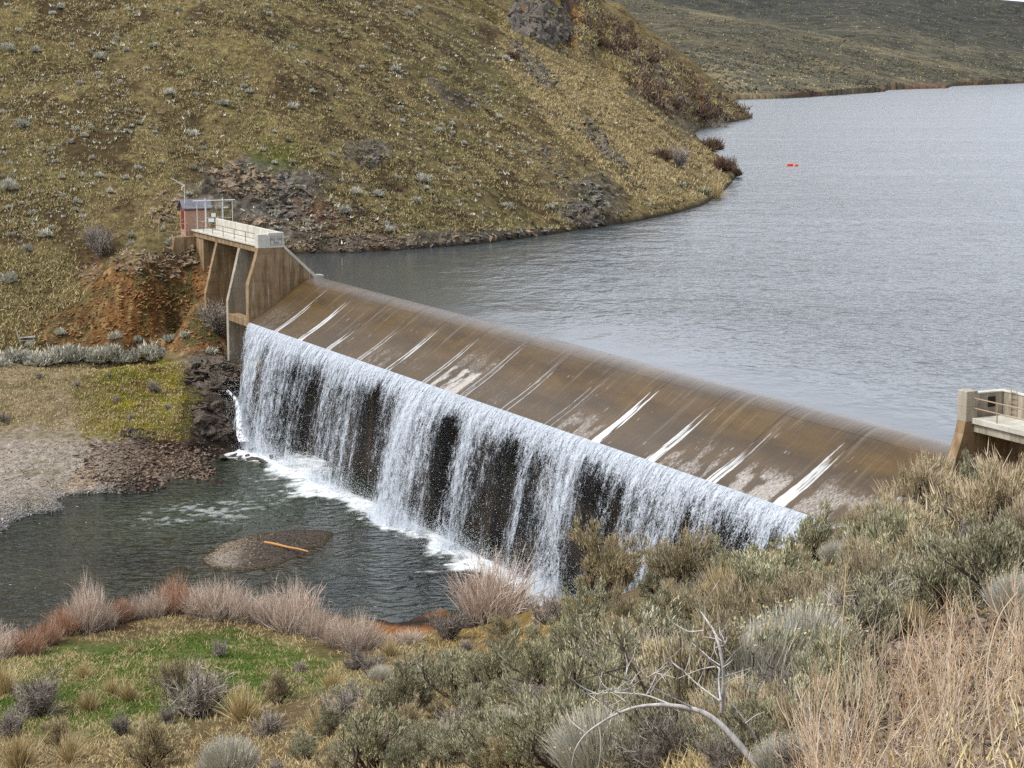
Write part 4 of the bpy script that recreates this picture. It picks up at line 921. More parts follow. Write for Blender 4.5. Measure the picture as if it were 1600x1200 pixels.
    for n, r, z0 in ((5.45, .035, 3.3), (4.5, .06, 3.3), (2.5, .06, 3.3), (1.4, .04, 2.8)):
        bm = bmesh.new(); tube_bm(bm, [W(-21, n, z0), W(-21, n, 6.5 if r < .05 else 6.8)], r, 6); bm_obj('post', bm, M['white_metal'], g, 0, o3)
    bm = bmesh.new()
    tube_bm(bm, [W(-21, 4.4, 3.45), W(-21, 4.4, 5.95), W(-21, 2.6, 5.95), W(-21, 2.6, 3.45), W(-21, 4.4, 3.45)], .03, 6); tube_bm(bm, [W(-21, 4.4, 4.7), W(-21, 2.6, 4.7)], .02, 6)
    ga = bm_obj('gate', bm, M['white_metal'], g, 0, o3)
    bm = bmesh.new(); tube_bm(bm, [W(-21, 5.45, 4.3), W(-21, 4.5, 4.3)], .02, 6); tube_bm(bm, [W(-21, 2.5, 4.6), W(-21, 1.4, 4.6)], .02, 6); bm_obj('side_bar', bm, M['white_metal'], g, 0, o3)
    sm = MN('white_sign_board').fin((.82, .84, .82), .5, .3)
    for n0, n1, z0, z1 in ((3.35, 3.85, 4.75, 5.15), (3.55, 4.2, 4.2, 4.6)):
        bm = bmesh.new(); box(bm, -20.95, -20.92, n0, n1, z0, z1); bm_obj('sign', bm, sm, ga, 0, o3)
    # free railing on the bank
    o4 = W(-22.6, 7.5, 3.0); rr = empty('railing', o4); tag(rr, 'short pale pipe railing on the bank left of the brick shed', 'railing')
    bm = bmesh.new(); a, b = W(-22.6, 5.9, 0), W(-22.8, 9.3, 0)
    for z in (3.2, 4.0): tube_bm(bm, [a + [0, 0, z], b + [0, 0, z - .1]], .035, 6)
    bm_obj('rail', bm, M['rust_pipe'], rr, 0, o4)
    for q, z in ((a, 4.0), (b, 3.9)): bm = bmesh.new(); tube_bm(bm, [q + [0, 0, 2.4], q + [0, 0, z]], .04, 6); bm_obj('post', bm, M['rust_pipe'], rr, 0, o4)
build_shed()

# ------------------------------------------------------------------ rocks
def hull_rock(seed, flat=.55, nv=14):
    r = random.Random(seed); bm = bmesh.new()
    for _ in range(nv):
        v = Vector((r.gauss(0, 1), r.gauss(0, 1), r.gauss(0, 1))).normalized() * r.uniform(.75, 1)
        bm.verts.new((v.x, v.y * r.uniform(.6, 1), v.z * flat))
    res = bmesh.ops.convex_hull(bm, input=bm.verts[:])
    junk = [g for g in res.get('geom_interior', []) + res.get('geom_unused', []) if isinstance(g, bmesh.types.BMVert)]
    if junk: bmesh.ops.delete(bm, geom=list(set(junk)), context='VERTS')
    bmesh.ops.triangulate(bm, faces=bm.faces[:]); bmesh.ops.recalc_face_normals(bm, faces=bm.faces)
    bm.verts.index_update()
    v = np.array([q.co[:] for q in bm.verts]); f = np.array([[q.index for q in p.verts] for p in bm.faces]); bm.free(); return v, f
HULLS = [hull_rock(900 + i, (.4, .55, .75)[i % 3]) for i in range(14)]
def rots(k, tilt=.5, r=rng):
    a = r.uniform(0, 2 * np.pi, k); b = r.normal(0, tilt, k); c = r.normal(0, tilt, k)
    ca, sa, cb, sb, cc, sc = np.cos(a), np.sin(a), np.cos(b), np.sin(b), np.cos(c), np.sin(c)
    Z = np.zeros(k); O = np.ones(k)
    Ra = np.stack([ca, -sa, Z, sa, ca, Z, Z, Z, O], 1).reshape(k, 3, 3); Rb = np.stack([O, Z, Z, Z, cb, -sb, Z, sb, cb], 1).reshape(k, 3, 3)
    Rc = np.stack([cc, Z, sc, Z, O, Z, -sc, Z, cc], 1).reshape(k, 3, 3)
    return Rb @ Rc @ Ra
def rock_mesh(P, S, tilt=.4, r=rng, R=None):
    """P (k,3) centres, S (k,3) half sizes"""
    if R is None: R = rots(len(P), tilt, r)
    V = []; Fc = []; o = 0; pick = r.integers(0, len(HULLS), len(P))
    for h in range(len(HULLS)):
        m = pick == h; k = m.sum()
        if not k: continue
        v, f = HULLS[h]; q = v[None] * S[m][:, None]; q = np.einsum('kij,kvj->kvi', R[m], q) + P[m][:, None]
        V.append(q.reshape(-1, 3)); Fc.append((f[None] + (np.arange(k) * len(v))[:, None, None] + o).reshape(-1, 3)); o += k * len(v)
    return np.concatenate(V), np.concatenate(Fc)
def outcrop(label, px, py, wpx, hpx, n, size, mat, tz=None, name='rock_outcrop', fn=None, t=(150, 900), rotd=0, group=None, seed=0, flat=(1.0, .7, .55)):
    r = np.random.default_rng(int(px * 7 + py) + seed); fn = fn or hz
    a = r.uniform(0, 2 * np.pi, n * 3); q = np.sqrt(r.uniform(0, 1, n * 3)); ex = q * np.cos(a) * wpx; ey = q * np.sin(a) * hpx
    c, s = math.cos(rotd), math.sin(rotd)
    P, ok, tt = hit(fn, px + ex * c - ey * s, py + ex * s + ey * c, *t)
    m = ok & (tt < np.median(tt[ok]) * 1.15) & (tt > np.median(tt[ok]) * .87); P = P[m][:int(n * 1.6)]
    S = size * .78 * np.clip(r.lognormal(-.05, .42, len(P)), .3, 1.7)[:, None] * np.array(flat)[None] * r.uniform(.75, 1.25, (len(P), 3))
    P[:, 2] -= S[:, 2] * .12
    org = P.mean(0); org[2] = P[:, 2].min()
    V, Fc = rock_mesh(P - org, S, .45, r)
    o = mesh_np(name, V, [Fc], mat); o.location = org
    return tag(o, label, 'rock', group)
OUT = [
 ('dark craggy cliff with orange lichen on the skyline at the top of the hill', 866, 22, 70, 44, 210, 1.9, 'rock_grey', -.1),
 ('orange streaked upright rock at the right end of the skyline cliff', 902, 28, 14, 30, 30, 1.7, 'rock_rust', 0),
 ('broken tan and grey crag on the slope directly above the brick shed', 385, 285, 55, 26, 120, .85, 'rock_tan', .2),
 ('grey crag above the water between the brick shed and the red soil bank', 448, 310, 42, 34, 110, .8, 'rock_grey', .5),
 ('small craggy outcrop left of the brick shed', 265, 325, 32, 26, 60, .75, 'rock_tan', 0),
 ('pale yellowish boulders behind the parapet of the walkway', 405, 345, 26, 8, 26, .75, 'rock_tan', .1),
 ('low dark outcrop alone in the grass in the middle of the hillside', 582, 240, 24, 13, 34, .7, 'rock_grey', .2),
 ('outcrop with bright yellow lichen just above the shoreline', 928, 305, 28, 22, 60, .95, 'rock_lichen', .6),
 ('grey slabs stepping down to the water beside the yellow lichened outcrop', 905, 335, 42, 17, 60, 1.0, 'rock_grey', .3),
 ('long grey slab outcrop running down the sunny spur', 938, 222, 60, 12, 80, 1.0, 'rock_grey', .85),
 ('grey slab outcrop high on the hillside below the cliff', 835, 105, 48, 16, 90, .9, 'rock_grey', .75),
 ('scattered dark stones high on the hillside near the centre top', 742, 155, 36, 12, 36, .7, 'rock_grey', .3),
 ('grey rocks in the grass below the long slab outcrop', 860, 250, 40, 16, 60, .7, 'rock_grey', .7),
 ('dark rocky ribs in the shaded gully between the two spurs', 1010, 115, 80, 26, 200, 1.7, 'rock_grey', .75),
 ('brown rock bank at the water foot of the farther spur', 1110, 178, 45, 9, 50, 1.8, 'rock_dark', .2),
 ('grey rounded outcrop on the lower slope near the shore brush', 985, 290, 22, 13, 26, .8, 'rock_grey', .3),
 ('orange tan broken cliff on the slope left of the buttresses', 232, 415, 60, 24, 110, .55, 'rock_tan', .1),
 ('tan boulders below the stained retaining wall', 285, 400, 26, 16, 50, .75, 'rock_tan', .2),
 ('orange rubble rocks halfway down the slope left of the buttresses', 245, 470, 60, 18, 90, .42, 'rock_rust', .1),
 ('low rocks at the left edge of the orange slope', 140, 425, 30, 14, 36, .5, 'rock_tan', .1),
 ('dark wet cliff beside the left end of the waterfall', 335, 590, 42, 26, 90, 1.0, 'rock_dark', .1),
 ('dark jagged rock mass at the foot of the moss slope by the pool', 335, 655, 38, 30, 100, 1.05, 'rock_dark', .2),
 ('black boulders at the lower edge of the yellow moss slope', 215, 680, 26, 10, 30, .7, 'rock_dark', .0),
 ('dark outcrop in the hillside grass near the upper left', 160, 75, 22, 8, 18, .6, 'rock_grey', .1)]
for (lab, px, py, w_, h_, n, sz, mt, ro) in OUT: outcrop(lab, px, py, w_, h_, n, sz, M[mt], rotd=ro, flat=(.75, .6, 1.35) if 'skyline' in lab or 'gully' in lab else (1.0, .7, .55))
# grey boulders along the far waterline
xs = np.linspace(600, 905, 17)
proto = None
for i, px in enumerate(xs):
    py = np.interp(px, [600, 640, 740, 830, 920], [390, 387, 379, 367, 354])
    o = outcrop('grey boulder at the waterline below the grassy hillside', px, py - 3, 7, 3, 6, .55 + .25 * random.random(), M['rock_grey' if i % 3 else 'rock_tan'], name='boulder', group='boulders along the waterline below the hill', seed=i)
# rubble: stuff
def rubble(label, poly, n, smin, smax, mat, fn=hz, t=(150, 400), name='rubble', zlift=.2, flat=(1, .8, .5)):
    p = np.array(poly, float); r = np.random.default_rng(int(p.sum()))
    px = r.uniform(p[:, 0].min(), p[:, 0].max(), n * 4); py = r.uniform(p[:, 1].min(), p[:, 1].max(), n * 4)
    m = poly_mask(px, py, poly); px, py = px[m][:n], py[m][:n]; px = px + r.normal(0, 13, len(px)); py = py + r.normal(0, 5, len(py))
    P, ok, tt = hit(fn, px, py, *t); P = P[ok]; P = P[(P[:, 2] > ZP - .12) & ~((P[:, 2] < .05) & (to_un(P[:, 0], P[:, 1])[1] < 0))]
    s = smin + (smax - smin) * r.random(len(P)) ** 3; S = s[:, None] * np.array(flat) * r.uniform(.7, 1.3, (len(P), 3)); P[:, 2] += S[:, 2] * zlift
    V, Fc = rock_mesh(P, S, .35, r); o = mesh_np(name, V, [Fc], mat); return tag(o, label, 'stones', kind='stuff')
rubble('brown broken stones on the shore between moss and pool', [(140, 690), (330, 700), (340, 745), (300, 760), (190, 768), (130, 740)], 4200, .05, .38, M['scree'])
rubble('pale gravel beach along the left pool edge', [(-60, 700), (130, 690), (190, 740), (190, 772), (90, 800), (0, 834), (-60, 850)], 5200, .05, .20, rock_mat('pale_gravel', (.36, .31, .26), (.50, .45, .40), (.20, .15, .11)))
rubble('grey white gravel at the left waterline', [(-60, 815), (0, 790), (110, 765), (190, 755), (195, 770), (90, 800), (0, 832), (-60, 850)], 2600, .05, .14, concrete_mat('grey_gravel', (.42, .42, .42), (.34, .34, .35), (.22, .22, .22)))
rubble('red brown stones on the bank right of the walkway', [(470, 330), (560, 320), (640, 360), (640, 388), (470, 392)], 1500, .1, .5, M['scree'])
rubble('orange stones littering the slope below the shed', [(60, 490), (150, 430), (300, 400), (345, 450), (345, 550), (40, 550)], 2400, .08, .38, M['rock_rust'])
rubble('small stones scattered over the hillside grass', [(-40, -10), (820, -10), (1000, 120), (1060, 300), (900, 350), (600, 380), (200, 300), (-40, 460)], 1800, .08, .4, M['rock_grey'], t=(150, 700))
rubble('brown scree among the weeds at the near right', [(1330, 960), (1480, 930), (1620, 930), (1620, 1220), (1280, 1220), (1240, 1120)], 5200, .025, .15, M['scree'], nz, (8, 60))
rubble('small stones on the dry ground of the near bank', [(0, 1120), (500, 1010), (900, 960), (1300, 900), (1330, 1200), (0, 1200)], 1200, .03, .14, M['rock_tan'], nz, (8, 150))
# wet boulders and drift at the foot of the left end of the fall
BL = [(352, 706), (362, 712), (374, 716), (386, 712), (398, 718), (410, 722), (424, 716), (368, 700), (384, 702), (398, 704), (350, 716)]
for i, (px, py) in enumerate(BL):
    q = atz(px, py, ZP + .15); r = np.random.default_rng(i); S = np.array([[.75, .55, .45]]) * r.uniform(.7, 1.3)
    V, Fc = rock_mesh(np.zeros((1, 3)), S, .3, r); o = mesh_np('boulder', V, [Fc], M['rock_dark']); o.location = q
    tag(o, 'wet black boulder in the foam at the left foot of the waterfall', 'rock', 'wet boulders at the foot of the waterfall')
# side cascade over the dark rock
def cascade():
    m = MN('side_cascade_water'); a = m.noise(5, 4, .7, m.coord((1, 1, .3))); al = m.ramp(a, [(.42, 0), (.55, 1)])
    tr = m.n.new('ShaderNodeBsdfTransparent'); mx = m.n.new('ShaderNodeMixShader'); m.L(al, mx.inputs[0]); m.L(tr.outputs[0], mx.inputs[1]); m.L(m.b.outputs[0], mx.inputs[2]); m.L(mx.outputs[0], m.out.inputs[0])
    m.fin((.78, .83, .88), .5, .3)
    t0 = 196.5
    pts = [(356, 608, 200), (368, 622, 199), (374, 640, 198.5), (375, 660, 198), (376, 680, 197.4), (382, 690, 196.3)]
    V = []
    for k, (px, py, t) in enumerate(pts):
        for j in range(7):
            s = (j - 3) / 3; w = (3, 4, 5.5, 6, 6.5, 9)[k]; q = att(px + s * w, py + (0 if k else abs(s) * 3), t - .35 * (1 - s * s)); V.append(q)
    o = mesh_np('cascade', np.array(V), [grid_faces(len(pts), 7)], m.m, None, True); tag(o, 'thin white cascade slipping over the dark rock left of the main fall', 'cascade', kind='structure')
    r = rng; n = 500; P = np.array([att(px, py, 197) for px, py in zip(r.normal(392, 14, n), r.uniform(640, 712, n))])
cascade()

# gravel bar in the pool and the log on it
def gravel_bar():
    th = np.linspace(0, 2 * np.pi, 90, endpoint=False); rr = np.linspace(0, 1, 26)
    c = np.array([atz(x, y, ZP)[:2] for x, y in [(318, 880), (335, 862), (365, 845), (400, 836), (450, 829), (500, 828), (522, 832), (512, 844), (480, 860), (450, 876), (415, 889), (370, 892), (330, 888)]])
    cen = c.mean(0); an = np.arctan2(c[:, 1] - cen[1], c[:, 0] - cen[0]); ra = np.hypot(*(c - cen).T); o = np.argsort(an); an, ra = an[o], ra[o]
    R = np.interp(th, np.concatenate([an - 2 * np.pi, an, an + 2 * np.pi]) , np.concatenate([ra, ra, ra]))
    th2 = np.where(th > np.pi, th - 2 * np.pi, th); R = np.interp(th2, np.concatenate([an - 2 * np.pi, an, an + 2 * np.pi]), np.concatenate([ra, ra, ra]))
    x = cen[0] + rr[:, None] * 1.12 * R * np.cos(th); y = cen[1] + rr[:, None] * 1.12 * R * np.sin(th)
    def bz(x, y, q): return ZP + .42 * (1 - (q * 1.12) ** 1.6) + .05 * (fbm(x * 2, y * 2, 601) - .5)
    z = bz(x, y, rr[:, None] * np.ones_like(x)); v = np.stack([x, y, z], -1).reshape(-1, 3)
    i = np.arange(26 * 90).reshape(26, 90); j = np.roll(i, -1, 1); f = np.stack([i[:-1].ravel(), j[:-1].ravel(), j[1:].ravel(), i[1:].ravel()], 1)
    col = np.zeros((len(v), 3)) + np.array((.085, .07, .055)); px = proj(v[:, 0], v[:, 1], v[:, 2])[0]
    col = mixc(col, (.30, .27, .23), ss(400, 345, px + 20 * (fbm(v[:, 0], v[:, 1], 602) - .5)) * ss(0, .12, v[:, 2] - ZP)); col = mixc(col, (.05, .04, .02), ss(.1, 0, v[:, 2] - ZP))
    o = mesh_np('island', v, [f], M['bank'], None, True, None, {'Col': col}); tag(o, 'low gravel bar in the plunge pool', 'gravel bar', kind='structure')
    r = np.random.default_rng(5); k = 5200; a = r.uniform(-np.pi, np.pi, k); q = np.sqrt(r.random(k)) * .98
    RR = np.interp(a, np.concatenate([an - 2 * np.pi, an, an + 2 * np.pi]), np.concatenate([ra, ra, ra])); X = cen[0] + q * RR * np.cos(a); Y = cen[1] + q * RR * np.sin(a)
    P = np.stack([X, Y, ZP + .42 * (1 - (q) ** 1.6) + .0], 1); S = (.05 + .10 * r.random(k) ** 2)[:, None] * np.array((1, .8, .6)) * r.uniform(.7, 1.3, (k, 3))
    pxx = proj(P[:, 0], P[:, 1], P[:, 2])[0]; pale = pxx + r.normal(0, 25, k) < 385
    for m_, mt, lb in ((pale, M['rock_tan'], 'pale dry pebbles at the left end of the gravel bar'), (~pale, M['rock_dark'], 'dark wet pebbles covering the gravel bar')):
        V, Fc = rock_mesh(P[m_], S[m_], .3, r); tag(mesh_np('gravel', V, [Fc], mt), lb, 'gravel', kind='stuff')
    bm = bmesh.new(); pts = [atz(px, py, ZP + .5) for px, py in [(413, 847), (425, 849), (438, 852), (450, 855), (468, 858), (482, 862)]]
    tube_bm(bm, pts, [.08, .10, .09, .08, .07, .05], 8); q = pts[3]
    lo = bm_obj('log', bm, M['log'], None, 0, tuple(pts[0])); lo.location = pts[0]; tag(lo, 'long bare orange log lying on the gravel bar', 'log')
gravel_bar()

# ------------------------------------------------------------------ plants
def norm(v): return v / np.maximum(np.linalg.norm(v, axis=-1, keepdims=True), 1e-9)
def blades(base, d, L, w, bend=.0, r=rng):
    """curved tapering two segment blades; returns verts, quads, tris"""
    k = len(base); d = norm(d); rv = norm(r.normal(0, 1, (k, 3))); s = norm(np.cross(d, rv)); L = np.broadcast_to(L, k)[:, None]; w = np.broadcast_to(w, k)[:, None]
    bv = r.normal(0, 1, (k, 3)); bv[:, 2] -= .4; bv = bv * np.broadcast_to(bend, k)[:, None] * L
    m = base + d * L * .5 + bv * .25; t = base + d * L + bv
    V = np.stack([base - s * w * .5, base + s * w * .5, m + s * w * .42, m - s * w * .42, t], 1).reshape(-1, 3)
    b = np.arange(k)[:, None] * 5
    return V, b + np.array([[0, 1, 2, 3]]), b + np.array([[3, 2, 4]])
def twig_tubes(polys, radii, seg=4):
    V = []; Fq = []; o = 0
    for P, R in zip(polys, radii):
        P = np.asarray(P); n = len(P); T = np.gradient(P, axis=0); T = norm(T); a = norm(np.cross(T, np.array([.31, .52, .79]))); b = np.cross(T, a)
        th = np.arange(seg) * 2 * np.pi / seg
        ring = P[:, None] + (a[:, None] * np.cos(th)[None, :, None] + b[:, None] * np.sin(th)[None, :, None]) * np.asarray(R)[:, None, None]
        V.append(ring.reshape(-1, 3)); i = np.arange(n * seg).reshape(n, seg); j = np.roll(i, -1, 1)
        Fq.append(np.stack([i[:-1].ravel(), j[:-1].ravel(), j[1:].ravel(), i[1:].ravel()], 1) + o); o += n * seg
    return np.concatenate(V), np.concatenate(Fq)
def bez(p, d0, L, r, up=.4, n=5, wob=.12):
    P = [np.array(p, float)]; d = norm(np.array(d0, float))
    for _ in range(n - 1):
        d = norm(d + np.array([0, 0, up]) * .35 + r.normal(0, wob, 3)); P.append(P[-1] + d * L / (n - 1))
    return np.array(P), d
def skeleton(r, R, H, nm=9, sub=4, thick=.03):
    """twisted branching stems that end on a loose dome"""
    polys = []; rad = []; tips = []; td = []
    for i in range(nm):
        a = 2 * np.pi * (i + r.uniform(-.3, .3)) / nm; e = r.uniform(.3, 1.2); d = np.array([math.cos(a) * math.cos(e), math.sin(a) * math.cos(e), math.sin(e)])
        L = (R * math.cos(e) + H * math.sin(e)) * r.uniform(.5, .75); P, dd = bez((r.normal(0, .05) * R, r.normal(0, .05) * R, -.08), d, L, r, .3, 6, .22)
        polys.append(P); rad.append(np.linspace(thick, thick * .5, 6))
        for j in range(sub):
            k = r.integers(2, 6); d2 = norm(dd * .5 + r.normal(0, .55, 3) + np.array([0, 0, .3])); L2 = L * r.uniform(.35, .75)
            Q, d3 = bez(P[k], d2, L2, r, .45, 5, .2); polys.append(Q); rad.append(np.linspace(thick * .45, thick * .2, 5))
            for q in (2, 3, 4): tips.append(Q[q]); td.append(d3)
            for j2 in range(2):
                d4 = norm(d3 * .5 + r.normal(0, .6, 3) + np.array([0, 0, .4])); S_, d5 = bez(Q[r.integers(1, 4)], d4, L2 * .6, r, .5, 4, .15)
                polys.append(S_); rad.append(np.linspace(thick * .22, thick * .1, 4)); tips += [S_[2], S_[3]]; td += [d5, d5]
    return polys, rad, np.array(tips), np.array(td)
PROTO = {}
def proto_bush(kind, seed):
    """returns list of (part name, mesh object data) of unit size: about 2 m wide"""
    r = np.random.default_rng(seed * 131 + hash_kind(kind)); parts = []
    def add(name, V, fs, mat):
        o = mesh_np(name, V, fs, mat); COL.objects.unlink(o); parts.append((name, o.data)); bpy.data.objects.remove(o)
    if kind in ('sage', 'warm', 'plume', 'dusky'):
        H = {'sage': .95, 'warm': 1.05, 'plume': 1.15, 'dusky': .9}[kind]
        polys, rad, tips, td = skeleton(r, 1.0, H, 10, 4, .045)
        V, q = twig_tubes(polys, rad, 4); add('stems', V, [q], M['bark'])
        if kind == 'dusky': per = 12
        else: per = 52
        if kind != 'dusky': sel = (np.linalg.norm(tips * [1, 1, 1.1], axis=1) > .42) & (r.random(len(tips)) < .72); tips = tips[sel]; td = td[sel]
        n = len(tips); T = np.repeat(tips, per, 0); D = np.repeat(td, per, 0)
        base = T + r.normal(0, .050, T.shape); out = norm(base * np.array([.8, .8, .25]) + .01)
        d = norm(out * .45 + np.array([0, 0, .85]) + D * .2 + r.normal(0, .3, T.shape))
        V, q, t = blades(base, d, r.uniform(.05, .11, len(base)), r.uniform(.011, .019, len(base)), .12, r)
        add('foliage', V, [q, t], M['sage_warm'] if kind in ('warm', 'plume') else M['sage'])
        if kind in ('plume', 'warm'):
            k = len(tips) * (6 if kind == 'plume' else 2); b = tips[r.integers(0, n, k)] + r.normal(0, .07, (k, 3)); top = b[:, 2] > .25; b = b[top]
            d = norm(b * np.array([.5, .5, .1]) + np.array([0, 0, .9]) + r.normal(0, .14, b.shape)); V, q, t = blades(b, d, r.uniform(.18, .42, len(b)), r.uniform(.012, .022, len(b)), .08, r); add('flower_stalks', V, [q, t], M['sage_plume'])
        if kind == 'dusky':
            k = 1500; b = tips[r.integers(0, n, k)] * r.uniform(.5, 1, (k, 1)); d = norm(b * np.array([.8, .8, .4]) + np.array([0, 0, .5]) + r.normal(0, .4, b.shape)); V, q, t = blades(b, d, r.uniform(.12, .3, k), .010, .15, r); add('twigs', V, [q, t], M['dead'])
    elif kind == 'rabbit':
        k = 5200; a = r.uniform(0, 2 * np.pi, k); e = np.arccos(1 - r.random(k) * .9); d = np.stack([np.cos(a) * np.sin(e), np.sin(a) * np.sin(e), np.cos(e)], 1)
        b = d * r.uniform(.05, .6, (k, 1)) * np.array([1, 1, .9]); d = norm(d * .6 + np.array([0, 0, .75]) + r.normal(0, .12, d.shape))
        V, q, t = blades(b, d, r.uniform(.35, .6, k), r.uniform(.010, .018, k), .06, r); add('foliage', V, [q, t], M['rabbit'])
        k = 420; a = r.uniform(0, 2 * np.pi, k); e = r.uniform(0, 1.3, k); d = np.stack([np.cos(a) * np.sin(e), np.sin(a) * np.sin(e), np.cos(e)], 1)
        V, q, t = blades(np.zeros((k, 3)) - [0, 0, .05], d, r.uniform(.5, .8, k), .014, .1, r); add('stems', V, [q, t], M['dead'])
        k = 240; a = r.uniform(0, 2 * np.pi, k); e = np.arccos(1 - r.random(k) * .45); d = np.stack([np.cos(a) * np.sin(e), np.sin(a) * np.sin(e), np.cos(e)], 1)
        V, q, t = blades(d * r.uniform(.86, 1.0, (k, 1)), norm(d + r.normal(0, .5, d.shape)), .035, .022, .1, r); add('seed_heads', V, [q, t], M['straw'])
    elif kind == 'dead':
        polys, rad, tips, td = skeleton(r, 1.0, .8, 10, 4, .035); V, q = twig_tubes(polys, rad, 4); add('stems', V, [q], M['bark'])
        k = 3000; b = tips[r.integers(0, len(tips), k)] * r.uniform(.35, 1.05, (k, 1)) + r.normal(0, .05, (k, 3)); d = norm(b * np.array([.8, .8, .4]) + np.array([0, 0, .45]) + r.normal(0, .45, b.shape))
        V, q, t = blades(b, d, r.uniform(.12, .34, k), r.uniform(.007, .014, k), .2, r); add('twigs', V, [q, t], M['dead'])
    elif kind in ('willow', 'redwillow'):
        k = 340 if kind == 'willow' else 460; a = r.uniform(0, 2 * np.pi, k); rr = np.sqrt(r.random(k)) * .55; b = np.stack([np.cos(a) * rr, np.sin(a) * rr, np.full(k, -.1)], 1)
        d = norm(b * .7 + np.array([0, 0, 1.0]) + r.normal(0, .2, b.shape)); L = r.uniform(.6, 1.9, k) * (1.15 - rr)
        V1, q1, t1 = blades(b, d, L, r.uniform(.014, .024, k), .07, r)
        k2 = k * 4; i = r.integers(0, k, k2); b2 = b[i] + d[i] * L[i][:, None] * r.uniform(.3, .85, (k2, 1)); d2 = norm(d[i] + r.normal(0, .28, (k2, 3)))
        V2, q2, t2 = blades(b2, d2, r.uniform(.25, .6, k2), r.uniform(.008, .014, k2), .10, r)
        add('stems', np.concatenate([V1, V2]), [np.concatenate([q1, q2 + len(V1)]), np.concatenate([t1, t2 + len(V1)])], M['willow' if kind == 'willow' else 'willow_red'])
        k = 260; a = r.uniform(0, 2 * np.pi, k); e = r.uniform(.5, 1.4, k); d = np.stack([np.cos(a) * np.sin(e), np.sin(a) * np.sin(e), np.cos(e)], 1)
        V, q, t = blades(r.normal(0, .25, (k, 3)) * [1, 1, .1], d, r.uniform(.4, 1.0, k), .018, .15, r); add('dead_twigs', V, [q, t], M['dead'])
    elif kind in ('hillsage', 'hilldark', 'shorebrush'):
        k = {'hillsage': 520, 'hilldark': 520, 'shorebrush': 1500}[kind]; a = r.uniform(0, 2 * np.pi, k); e = np.arccos(1 - r.random(k) * .95); d = np.stack([np.cos(a) * np.sin(e), np.sin(a) * np.sin(e), np.cos(e)], 1)
        lob = .75 + .35 * np.sin(a * 3 + seed) * np.sin(e * 2); b = d * (r.uniform(.3, .75, k) * lob)[:, None]; b[:, 2] *= .85
        V, q, t = blades(b, norm(d * .7 + np.array([0, 0, .55]) + r.normal(0, .3, d.shape)), r.uniform(.2, .42, k), r.uniform(.05, .09, k) if kind != 'shorebrush' else .03, .1, r)
        add('foliage', V, [q, t], M[{'hillsage': 'hillsage', 'hilldark': 'sage', 'shorebrush': 'darkshrub'}[kind]])
        k = 120; d = norm(r.normal(0, 1, (k, 3)) * [1, 1, .5] + [0, 0, .5]); V, q, t = blades(np.zeros((k, 3)), d, r.uniform(.4, .75, k), .03, .1, r); add('stems', V, [q, t], M['bark'])
    elif kind == 'bunch':
        k = 420; a = r.uniform(0, 2 * np.pi, k); e = np.abs(r.normal(0, .45, k)); d = np.stack([np.cos(a) * np.sin(e), np.sin(a) * np.sin(e), np.cos(e)], 1)
        V, q, t = blades(d * [.25, .25, 0], d, r.uniform(.5, 1.05, k), r.uniform(.012, .02, k), .14, r); add('blades', V, [q, t], M['straw'])
    elif kind == 'weed':
        polys = []; rad = []
        for i in range(16):
            a = r.uniform(0, 2 * np.pi); e = abs(r.normal(0, .38)); d = (math.cos(a) * math.sin(e) - .12, math.sin(a) * math.sin(e), math.cos(e)); L = r.uniform(.6, 1.25)
            P, dd = bez((r.normal(0, .12), r.normal(0, .12), -.05), d, L, r, .1, 8, .09); polys.append(P); rad.append(np.linspace(.0055, .0022, 8))
            for j in range(r.integers(2, 6)):
                k = r.integers(3, 7); Q, _ = bez(P[k], norm(dd + r.normal(0, .4, 3)), L * r.uniform(.15, .4), r, .25, 5, .1); polys.append(Q); rad.append(np.linspace(.003, .0014, 5))
        V, q = twig_tubes(polys, rad, 4); add('stalks', V, [q], M['weed'])
    PROTO.setdefault(kind, []).append(parts)
def hash_kind(k): return sum(ord(c) * (i + 3) for i, c in enumerate(k))
for kind, cnt in (('sage', 5), ('warm', 4), ('plume', 4), ('dusky', 3), ('rabbit', 3), ('dead', 4), ('willow', 4), ('redwillow', 3), ('hillsage', 4), ('hilldark', 2), ('shorebrush', 3), ('bunch', 3), ('weed', 5)):
    for i in range(cnt): proto_bush(kind, i + 1)
NAMES = {'sage': ('sagebrush', 'sagebrush'), 'warm': ('sagebrush', 'sagebrush'), 'plume': ('sagebrush', 'sagebrush'), 'dusky': ('sagebrush', 'sagebrush'), 'rabbit': ('rabbitbrush', 'shrub'), 'dead': ('dry_shrub', 'shrub'),
         'willow': ('willow_thicket', 'willow'), 'redwillow': ('willow_thicket', 'willow'), 'hillsage': ('hillside_shrub', 'shrub'), 'hilldark': ('hillside_shrub', 'shrub'), 'shorebrush': ('shore_shrub', 'shrub'), 'bunch': ('bunchgrass', 'grass'), 'weed': ('dry_weed', 'weed')}
def plant(kind, P, s, label, group=None, stretch=1.0, withparts=True):
    v = random.choice(PROTO[kind]); nm, cat = NAMES[kind]
    root = empty(nm, P, random.uniform(0, 6.28)); root.scale = (s, s, s * stretch)
    root.rotation_euler[0] = random.gauss(0, .06); root.rotation_euler[1] = random.gauss(0, .06)
    for (pn, me) in (v if withparts else v[:1]):
        o = bpy.data.objects.new(pn, me); COL.objects.link(o); o.parent = root
    return tag(root, label, cat, group)
def plant_px(kind, px, py, wpx, label, group=None, fn=None, t=(10, 190), stretch=1.0):
    P, ok, tt = hit(fn or nz, [px], [py], *t)
    if not ok[0]: return None
    s = wpx * 1.28 * tt[0] / F / 2 / {'willow': .8, 'redwillow': .8, 'weed': .7, 'bunch': .6}.get(kind, 1.05)
    return plant(kind, P[0], s, label, group, stretch)

